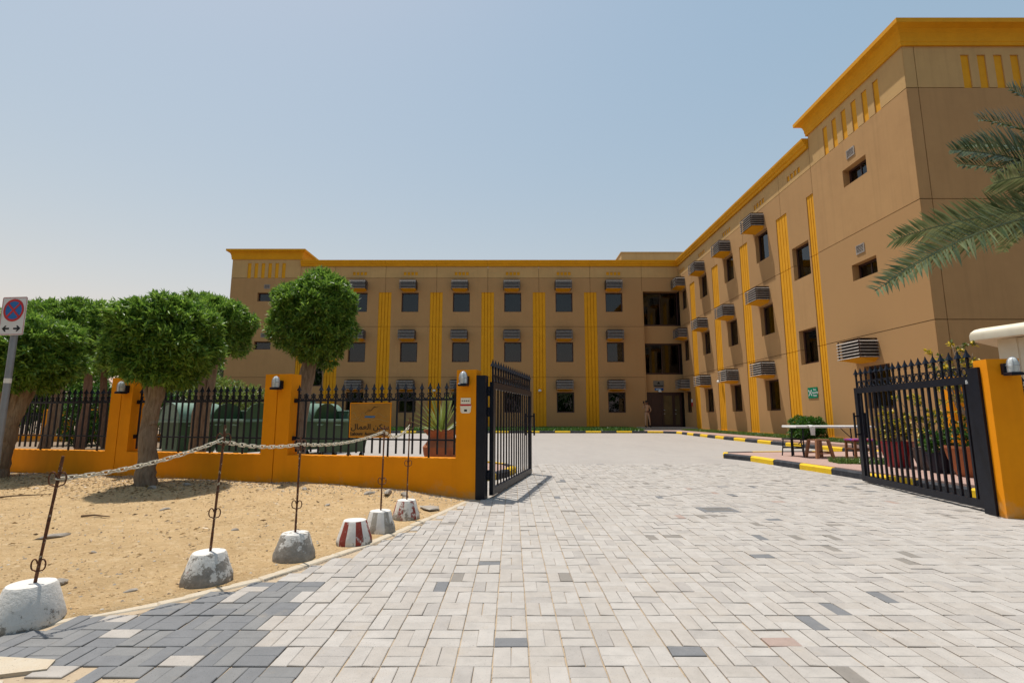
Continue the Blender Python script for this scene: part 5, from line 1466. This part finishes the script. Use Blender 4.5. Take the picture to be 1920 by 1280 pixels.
# ------------------------------------------------------------------ pots and plants behind the right gate
def pot(name, loc, prof, mat, label, cat='pot', ribs=0):
    root = tag(empty(name, loc), label, cat, 'plant pots on the islands')
    n = 28; vs = []
    inner = [(prof[-1][0] - 0.03, prof[-1][1]), (prof[-1][0] - 0.04, prof[-1][1] - 0.06)]
    for r, z in prof + inner:
        for k in range(n): a = 2 * math.pi * k / n; rr_ = r * (1 + (0.03 * (k % 2) if ribs and z < prof[-1][1] * 0.75 else 0)); vs.append((rr_ * math.cos(a), rr_ * math.sin(a), z))
    m = len(prof) + 2
    MB().add(vs, [(q * n + k, q * n + (k + 1) % n, (q + 1) * n + (k + 1) % n, (q + 1) * n + k) for q in range(m - 1) for k in range(n)] + [tuple(range(n))[::-1]]).build('vessel', mat, root, smooth=True)
    MB().lathe([(prof[-1][0] - 0.035, prof[-1][1] - 0.06), (0.001, prof[-1][1] - 0.045)], 16, cap=False).build('potting_soil', soil, root)
    return root
BOWL = lambda r, h: [(r * 0.62, 0), (r * 0.72, h * 0.2), (r * 0.9, h * 0.6), (r * 0.98, h * 0.9), (r * 1.05, h * 0.92), (r * 1.05, h)]
p_red = pot('flower_pot', (7.66, 10.35, ZI), BOWL(0.29, 0.50), maroon_pot, 'dark red glazed pot behind the right gate bars')
p_gry = pot('flower_pot', (7.84, 9.80, ZI), BOWL(0.27, 0.40), grey_pot, 'brown-grey pot between the red pot and the navy pot')
p_nav = pot('flower_pot', (7.60, 9.28, ZI), BOWL(0.22, 0.36), navy_pot, 'small navy pot beside the wide terracotta bowl')
p_ter = pot('flower_pot', (7.70, 8.70, ZI), BOWL(0.38, 0.50), terracotta, 'wide terracotta bowl behind the right gate bars')
p_jar = pot('flower_pot', (7.55, 8.05, ZI), [(0.14, 0), (0.20, 0.12), (0.19, 0.28), (0.13, 0.36), (0.17, 0.46), (0.19, 0.5)], terracotta, 'fluted terracotta jar nearest the right gate hinge', ribs=1)
def pot_plant(loc, stems, label, mat, seed, L=0.07, W_=0.035, k=8, pale=True, cat='plant', spread=0.9):
    """stems: (foot offset, tip, thickness, leaf clumps)"""
    root = tag(empty('potted_plant', loc), label, cat, 'plants growing in the pots')
    rng_ = np.random.default_rng(seed); rr = random.Random(seed)
    pos, out = [], []
    mb = MB()
    for foot, tip, th, cl in stems:
        a = Vector(foot); b = Vector(tip); mids = [a.lerp(b, t) + Vector((rr.uniform(-1, 1), rr.uniform(-1, 1), 0)) * 0.05 for t in (0.33, 0.66)]
        mb.tube([a, *mids, b], [th, th * 0.75, th * 0.5, th * 0.2], 6)
        for q in range(cl):
            t = rr.uniform(0.3, 1.0); c = a.lerp(b, t); v = Vector((rr.gauss(0, 1), rr.gauss(0, 1), rr.gauss(0, .7) + 0.3)).normalized()
            e = c + v * rr.uniform(0.08, 0.28)
            mb.tube([c, e], [th * 0.3, th * 0.12], 4)
            for s in range(4): pos.append(tuple(c.lerp(e, rr.uniform(0.4, 1.05)))); out.append(tuple(v))
    mb.build('stem', stem_pale if pale else bark, root)
    link('foliage', leaves_mesh('foliage', mat, np.array(pos), np.array(out), rng_, k, L, W_, spread), root)
    return root
rr = random.Random(80)
pot_plant((7.66, 10.35, ZI + 0.44), [((rr.uniform(-.1, .1), rr.uniform(-.1, .1), 0), (rr.uniform(-.4, .4), rr.uniform(-.3, .3), rr.uniform(0.28, 0.6)), 0.01, 7) for _ in range(8)], 'yellow-green bushy plant in the dark red pot', leaf_yel, 81)
pot_plant((7.84, 9.80, ZI + 0.35), [((rr.uniform(-.1, .1), 0, 0), (rr.uniform(-.35, .35), rr.uniform(-.3, .3), rr.uniform(0.5, 1.25)), 0.012, 6) for _ in range(6)], 'tall yellow-flowering bush in the brown-grey pot', leaf_yel, 82)
pot_plant((7.60, 9.28, ZI + 0.31), [((rr.uniform(-.08, .08), 0, 0), (rr.uniform(-.22, .22), rr.uniform(-.2, .2), rr.uniform(0.2, 0.45)), 0.008, 7) for _ in range(6)], 'low green plant in the small navy pot', leaf_hedge, 83)
pot_plant((7.70, 8.70, ZI + 0.45), [((0, 0, 0), (0.02, 0.0, 0.75), 0.035, 2), ((0.0, 0, 0.5), (-0.35, 0.1, 1.5), 0.02, 12), ((0.0, 0, 0.6), (0.30, 0.1, 1.62), 0.022, 13), ((0, 0, 0.65), (0.05, 0.2, 1.75), 0.02, 12), ((0, 0, 0.5), (-0.5, -0.1, 1.1), 0.016, 9), ((0.0, 0, 0.55), (0.5, 0.0, 1.3), 0.016, 9)],
          'leggy pale-stemmed shrub with yellow blossom in the terracotta bowl', leaf_yel, 84, k=6)
pot_plant((7.82, 8.62, ZI + 0.45), [((rr.uniform(-.2, .2), rr.uniform(-.15, .15), 0), (rr.uniform(-.3, .3), rr.uniform(-.2, .2), rr.uniform(0.15, 0.4)), 0.006, 7) for _ in range(9)], 'fresh green undergrowth filling the terracotta bowl', leaf_hedge, 85)

# terracotta urn with fan palm left of the gate
urn = pot('terracotta_urn', (-1.42, 10.45, 0.135), [(0.20, 0), (0.27, 0.10), (0.34, 0.28), (0.36, 0.42), (0.33, 0.46), (0.26, 0.55), (0.25, 0.62), (0.33, 0.70), (0.36, 0.73), (0.36, 0.76)], terracotta, 'large terracotta urn behind the railing, left of the gate', ribs=1)
ag = tag(empty('fan_palm', (-1.42, 10.45, 0.80)), 'spiky yellow-green palm growing in the large terracotta urn', 'plant', 'plants growing in the pots')
rr = random.Random(91)
for k in range(46):
    a = rr.uniform(0, 6.283); el = rr.uniform(0.15, 1.35); L_ = rr.uniform(0.7, 1.2)
    d = Vector((math.cos(a) * math.cos(el), math.sin(a) * math.cos(el), math.sin(el))); sd = d.cross(Vector((0, 0, 1))).normalized() * rr.uniform(0.014, 0.022)
    pts = [d * L_ * t - Vector((0, 0, 0.16 * L_ * t * t * math.cos(el))) for t in (0, 0.35, 0.7, 1.0)]
    ws = (0.5, 1.0, 0.7, 0.03); vs = []
    for p, w_ in zip(pts, ws): vs += [p - sd * w_, p + Vector((0, 0, -0.012 * w_)), p + sd * w_]
    MB().add(vs, [(3 * i + j, 3 * i + j + 1, 3 * i + j + 4, 3 * i + j + 3) for i in range(3) for j in range(2)]).build('blade', leaf_agave, ag, fix=False)

# ------------------------------------------------------------------ table and seats on the island
tb = tag(empty('folding_table', (7.85, 12.9, ZI), R(-4)), 'long white folding table with black legs on the pink island', 'table')
MB().cbox(-0.92, 0.92, -0.38, 0.38, 0.715, 0.765, 0.012).build('tabletop', white_paint, tb)
for x in (-0.72, 0.72):
    for y_ in (-0.29, 0.29): MB().tube([(x, y_, 0.715), (x + 0.02 * (1 if x > 0 else -1), y_, 0)], 0.016, 8).build('leg', black_paint, tb)
    MB().tube([(x, -0.29, 0.30), (x, 0.29, 0.30)], 0.012, 6).build('cross_bar', black_paint, tb)
    MB().tube([(x, 0, 0.30), (x * 0.45, 0, 0.70)], 0.010, 6).build('brace', black_paint, tb)
cl = MB(); vs = []
for i in range(9):
    t = i / 8; ang = math.pi * 0.5 * min(1, t * 2.2)
    y_ = -0.02 + 0.10 * (1 - t * 2) if t < 0.5 else -0.032
    z = 0.775 if t < 0.42 else 0.775 - (t - 0.42) * 0.42
    wv = 0.09 - 0.04 * t
    vs += [(-wv, y_, z + 0.01 * math.sin(i)), (0, y_ - 0.012, z + 0.012), (wv, y_, z)]
tag(cl.add(vs, [(3 * i + j, 3 * i + j + 1, 3 * i + j + 4, 3 * i + j + 3) for i in range(8) for j in range(2)]).build('white_cloth', white_paint, loc=(7.25, 12.52, ZI)), 'small white cloth hanging over the near edge of the table', 'cloth')
def stool(name, loc, rz, w_, h, mat, seat_mat, label, splay=0.03, rungs=(0.18,), leg=0.018, back=False):
    root = tag(empty(name, loc, rz), label, 'stool', 'stools around the white table')
    MB().cbox(-w_ / 2, w_ / 2, -w_ / 2, w_ / 2, h - 0.035, h, 0.012).build('seat', seat_mat, root)
    for sx in (-1, 1):
        for sy in (-1, 1):
            MB().bar((sx * (w_ / 2 - 0.025), sy * (w_ / 2 - 0.025), h - 0.035), (sx * (w_ / 2 - 0.025 + splay), sy * (w_ / 2 - 0.025 + splay), 0), leg * 2, leg * 2).build('leg', mat, root)
    for z in rungs:
        e = w_ / 2 - 0.025 + splay * (1 - z / h)
        for s in (-1, 1):
            MB().bar((-e, s * e, z), (e, s * e, z), 0.02, 0.03).build('rung', mat, root); MB().bar((s * e, -e, z + 0.02), (s * e, e, z + 0.02), 0.02, 0.03).build('rung', mat, root)
    return root
stool('black_stool', (7.14, 13.25, ZI), 0.2, 0.33, 0.44, black_paint, rubber, 'black metal stool under the left end of the table', 0.03, (0.2,), 0.010)
stool('plastic_stool', (7.40, 12.55, ZI), 0.1, 0.34, 0.45, brown_plastic, brown_plastic, 'brown plastic stool in front of the table', 0.06, (0.12,), 0.030)
ws_ = stool('wooden_stool', (7.98, 11.95, ZI), -0.1, 0.42, 0.44, wood_m, wood_m, 'wooden stool with a patterned cushion nearest the right gate', 0.01, (0.24,), 0.022)
tag(MB().cbox(-0.22, 0.22, -0.22, 0.22, 0, 0.04, 0.015).build('cushion', cloth_multi, loc=(7.98, 11.95, ZI + 0.441)), 'flat patterned cushion on the wooden stool', 'cushion').rotation_euler = (0, 0, -0.1)

# ------------------------------------------------------------------ date palm beyond the right edge
pc = Vector((9.55, 7.3, 4.2))
pm = tag(empty('date_palm', (10.3, 7.0, ZI)), 'date palm at the right edge, only its long fronds in view', 'palm tree')
mb = MB()
mb.tube([Vector((10.3, 7.0, ZI - 0.1)), Vector((10.2, 7.05, 1.6)), Vector((9.8, 7.2, 3.3)), pc - Vector((0, 0, 0.2))], [0.26, 0.22, 0.21, 0.2], 14)
rr = random.Random(95)
for k in range(84):
    z = 0.4 + k * 0.042; a = k * 2.4; c = Vector((10.3 - 0.75 * (z / 4.4) ** 1.8, 7.0 + 0.3 * (z / 4.4) ** 1.8, z)); d = Vector((math.cos(a), math.sin(a), 0.5)).normalized()
    mb.bar(c + d * 0.18, c + d * 0.29, 0.10, 0.04)
mb.build('trunk', bark, pm, world=True)
def frond(tip, sag, seed, twist=0.0, start=0.22, roll=0.0):
    """rachis bowed from the crown to the tip with two ranks of stiff leaflets"""
    rr = random.Random(seed); T = Vector(tip); mb = MB()
    def P(t): return pc.lerp(T, t) + Vector((0, 0, sag * 4 * t * (1 - t)))
    pts = [P(k / 16) for k in range(17)]
    mb.tube(pts, [0.024 * (1 - 0.85 * k / 16) + 0.003 for k in range(17)], 6)
    n = 84
    for i in range(n):
        t = start + (1 - start) * (i + 0.5) / n
        p = P(t); d = (P(min(1, t + 0.02)) - P(t - 0.02)).normalized()
        s0 = d.cross(Vector((0, 0, 1))).normalized(); u0 = s0.cross(d)
        sdv = s0 * math.cos(roll) + u0 * math.sin(roll); upv = u0 * math.cos(roll) - s0 * math.sin(roll)
        Ls = 0.50 * (math.sin(math.pi * min(1, 0.18 + 0.80 * t)) ** 0.7) * rr.uniform(0.85, 1.1) + 0.08
        for s in (-1, 1):
            v = (d * rr.uniform(0.62, 0.85) + sdv * s * 0.8 + upv * (0.28 + twist * s + rr.uniform(-0.18, 0.18))).normalized()
            e = p + v * Ls - Vector((0, 0, 0.05 * Ls)); wv = v.cross(upv).normalized() * 0.0175
            m1 = p + v * Ls * 0.45
            mb.add([p - wv * 0.5, p + wv * 0.5, m1 + wv + upv * 0.003, m1 - wv + upv * 0.003, e], [(0, 1, 2, 3), (3, 2, 4)])
    return mb.build('frond', leaf_palm, pm, world=True, fix=False)
VISIBLE = [((4.96, 6.8, 2.85), 0.42, 1), ((5.76, 7.4, 3.79), 0.22, 2), ((6.98, 7.5, 5.05), 0.16, 3), ((7.12, 7.2, 5.62), 0.30, 4), ((6.0, 7.9, 3.3), 0.40, 6), ((6.9, 6.9, 4.45), 0.3, 7), ((7.5, 7.9, 5.6), 0.35, 8), ((7.55, 7.1, 6.05), 0.25, 11), ((7.0, 7.6, 5.35), 0.22, 12)]
for tip, sag, sd_ in VISIBLE: frond(tip, sag, sd_, 0.1, 0.1, R(random.Random(sd_).choice((-62, 55, -48, 66))))
for k, (a, ez) in enumerate([(-80, -1.2), (-55, 0.2), (-30, -1.5), (-10, 1.0), (15, -0.8), (35, 1.3), (55, -1.4), (75, 0.4), (60, 1.9), (-40, 1.9), (0, 2.4)]):
    frond(pc + Vector((3.2 * math.cos(R(a)), 3.2 * math.sin(R(a)), ez)), 0.6, 20 + k)

# ------------------------------------------------------------------ signs and small fittings on the building
def assembly_sign(loc, rz, label, s=1.0):
    root = tag(empty('assembly_point_sign', loc, rz), label, 'sign', 'green assembly point signs')
    MB().box(-0.33 * s, 0.33 * s, -0.02, 0.0, -0.215 * s, 0.215 * s).build('board', sign_green, root)
    for k, tx in enumerate(('Fire', 'Assembly', 'Point')):
        me = text_mesh(tx, 0.115 * s, sign_white, 0.001, 0.002)
        link('lettering', me, root, (0.155 * s, -0.022, (0.115 - 0.115 * k) * s), (R(90), 0, 0))
    cx = -0.165 * s
    for a in (45, 135, 225, 315):
        c_, s_ = math.cos(R(a)), math.sin(R(a))
        tr = lambda u, v: (cx + (u * c_ - v * s_) * s, -0.0225, (u * s_ + v * c_) * s)
        MB().add([tr(*q) for q in ((0.17, -0.018), (0.11, -0.018), (0.11, -0.045), (0.05, 0.0), (0.11, 0.045), (0.11, 0.018), (0.17, 0.018))], [tuple(range(7))]).build('arrow', sign_white, root)
    MB().lathe([(0.042 * s, 0), (0.042 * s, 0.003)], 16).build('dot', sign_white, root, loc=(cx, -0.0205, 0)).rotation_euler = (R(90), 0, 0)
assembly_sign((XR - 0.002, 20.55, 2.10), -math.pi / 2, 'green fire assembly point sign on the right wing, above the bush')
assembly_sign((-14.1, YF - 0.002, 2.12), 0, 'green fire assembly point sign on the far wing, behind the bins', 0.95)
es = tag(empty('entrance_plaque', (10.45, YF + REC - 0.004, 3.45)), 'grey notice plaque above the entrance doors', 'plaque')
MB().box(-0.37, 0.37, -0.03, 0, -0.22, 0.24).build('board', surf('plaque_grey', (0.17, 0.155, 0.13), rough=0.4), es)
MB().box(-0.33, 0.33, -0.034, -0.031, -0.15, -0.09).build('text_line', ink, es); MB().box(-0.30, 0.30, -0.034, -0.031, -0.18, -0.165).build('text_line', ink, es)
MB().prism([(-0.12, 0.0), (0.12, 0.0), (0.03, 0.16), (-0.03, 0.16)], lambda a, b, d: (a, -d, b), 0.031, 0.034).build('emblem', ink, es)
bp = tag(empty('entrance_plate', (10.47, YF + REC - 0.004, 3.08)), 'narrow blue sign plate under the grey entrance plaque', 'sign')
MB().box(-0.31, 0.31, -0.03, 0, -0.09, 0.09).build('board', blue_ink, bp); MB().box(-0.22, 0.12, -0.034, -0.031, -0.03, 0.02).build('text_line', sign_white, bp)
MB().box(0.17, 0.28, -0.034, -0.031, -0.05, 0.06).build('corner_mark', surf('dark_blue', (0.01, 0.03, 0.15)), bp)
for loc, rz, lab in (((-5.46, YF, 2.95), 0, 'small white wall lamp on the far wing, right of the sign board'), ((1.95, YF, 2.95), 0, 'small white wall lamp on the far wing, right of the left gate leaf'),
                     ((XR, 29.49, 3.15), -math.pi / 2, 'small white wall lamp on a yellow pilaster of the right wing'), ((-19.3, YF, 3.2), 0, 'small white wall lamp low on the left tower'), ((10.5, YF + REC, 2.93), 0, 'small white lamp right above the entrance doors')):
    w_ = tag(empty('wall_lamp', loc, rz), lab, 'lamp', 'small white wall lamps')
    MB().box(-0.05, 0.05, -0.06, 0.06, -0.06, 0.06).build('bracket', white_paint, w_)
    MB().lathe([(0.02, 0.10), (0.09, 0.08), (0.13, 0.0), (0.10, -0.06), (0.02, -0.08)], 12, 0, -0.13, 0).build('globe', white_paint, w_, smooth=True)
fx = tag(empty('fire_notice', (XR - 0.004, 35.62 - 1.2, 2.1), -math.pi / 2), 'small red and white notice beside the entrance', 'notice')
MB().box(-0.12, 0.12, -0.02, 0, 0.0, 0.22).build('white_half', sign_white, fx); MB().box(-0.12, 0.12, -0.02, 0, -0.26, -0.002).build('red_half', sign_red, fx)

# ------------------------------------------------------------------ the guard by the entrance
def person(loc, rz, label):
    root = tag(empty('person', loc, rz), label, 'person')
    V, E_, Rr = [], [], []
    def v(p, r, par=None):
        V.append(p); Rr.append(r); i = len(V) - 1
        if par is not None: E_.append((par, i))
        return i
    pel = v((0, 0, 0.94), 0.125); wai = v((0, 0, 1.08), 0.115, pel); che = v((0, -0.01, 1.28), 0.135, wai); up_ = v((0, 0, 1.42), 0.095, che)
    nk = v((0, -0.005, 1.50), 0.052, up_); hd = v((-0.005, -0.02, 1.60), 0.085, nk); hd2 = v((-0.005, -0.015, 1.68), 0.092, hd); v((-0.005, -0.01, 1.745), 0.055, hd2)
    v((-0.005, -0.115, 1.615), 0.016, hd)
    v((-0.10, -0.01, 1.63), 0.016, hd2); v((0.09, -0.01, 1.63), 0.016, hd2)
    for s, foot in ((-1, (-0.13, -0.03)), (1, (0.20, 0.02))):
        hp = v((s * 0.09, 0, 0.88), 0.09, pel); kn = v((s * 0.10 + (foot[0] - s * 0.1) * 0.5, -0.03, 0.50), 0.064, hp); an = v((foot[0], foot[1], 0.10), 0.046, kn)
        he = v((foot[0], foot[1], 0.045), 0.045, an); v((foot[0] + s * 0.02, foot[1] - 0.17, 0.035), 0.036, he)
    def hand(w_i, wp, d, side):
        d = Vector(d).normalized(); pm_ = v(tuple(Vector(wp) + d * 0.06), 0.032, w_i)
        sd_ = d.cross(Vector((0, -1, 0.2))).normalized()
        for q, (o_, l_) in enumerate(((-0.03, 0.065), (-0.01, 0.08), (0.01, 0.075), (0.03, 0.055))):
            a = v(tuple(Vector(wp) + d * 0.095 + sd_ * o_), 0.010, pm_); b_ = v(tuple(Vector(wp) + d * (0.095 + l_ * 0.6) + sd_ * o_ + Vector((0, -0.012, 0))), 0.009, a)
            v(tuple(Vector(wp) + d * (0.095 + l_) + sd_ * o_ + Vector((0, -0.03, 0))), 0.008, b_)
        t_ = v(tuple(Vector(wp) + d * 0.05 + sd_ * side * 0.045), 0.011, pm_); v(tuple(Vector(wp) + d * 0.085 + sd_ * side * 0.065), 0.009, t_)
    # one arm raised beside the head, the other bent to the belt
    sh = v((-0.18, 0, 1.40), 0.062, up_); el = v((-0.30, -0.06, 1.22), 0.046, sh); wr2 = v((-0.20, -0.13, 1.46), 0.032, el); hand(wr2, (-0.20, -0.13, 1.46), (-0.1, 0.0, 1), 1)
    sh = v((0.18, 0, 1.40), 0.062, up_); el = v((0.30, 0.02, 1.14), 0.046, sh); wr2 = v((0.16, -0.13, 1.01), 0.032, el); hand(wr2, (0.16, -0.13, 1.01), (-1, -0.3, -0.2), -1)
    me = bpy.data.meshes.new('skeleton'); me.from_pydata(V, E_, [])
    o = bpy.data.objects.new('skeleton', me); C.objects.link(o)
    md = o.modifiers.new('skin', 'SKIN'); o.modifiers.new('sub', 'SUBSURF').levels = 1
    for i, s in enumerate(me.skin_vertices[0].data): s.radius = (Rr[i] * (1.12 if i < 4 else 1), Rr[i] * (0.82 if i < 4 else 1)); s.use_root = (i == 0)
    dg = bpy.context.evaluated_depsgraph_get(); body = bpy.data.meshes.new_from_object(o.evaluated_get(dg)); bpy.data.objects.remove(o)
    body.name = 'body'; body.materials.clear()
    for m in (khaki, skin_m, boot_m, belt_m): body.materials.append(m)
    for p in body.polygons:
        c = p.center; mi = 0
        if c.z > 1.475 and abs(c.x) < 0.14: mi = 1
        if (c.x < -0.15 and c.z > 1.40 and c.y < -0.085) or (0.0 < c.x < 0.19 and c.y < -0.115 and 0.93 < c.z < 1.06): mi = 1
        if c.z < 0.13: mi = 2
        if mi == 0 and 0.99 < c.z < 1.04 and abs(c.x) < 0.17: mi = 3
        p.material_index = mi; p.use_smooth = True
    link('body', body, root)
    mb = MB().lathe([(0.098, 0), (0.103, 0.03), (0.095, 0.075), (0.06, 0.105), (0.005, 0.115)], 18, -0.005, -0.005, 1.655)
    mb.build('hair', hair_m, root, smooth=True)
    return root
person((8.93, 34.1, 0.452), R(8), 'guard in khaki uniform standing on the steps by the entrance, one hand raised')
tag(MB().box(-0.045, 0.045, -0.02, 0.02, 0, 0.17).build('handset', rubber, loc=(8.71, 33.98, 2.0)), 'dark handset held up in the raised hand of the guard', 'handset')
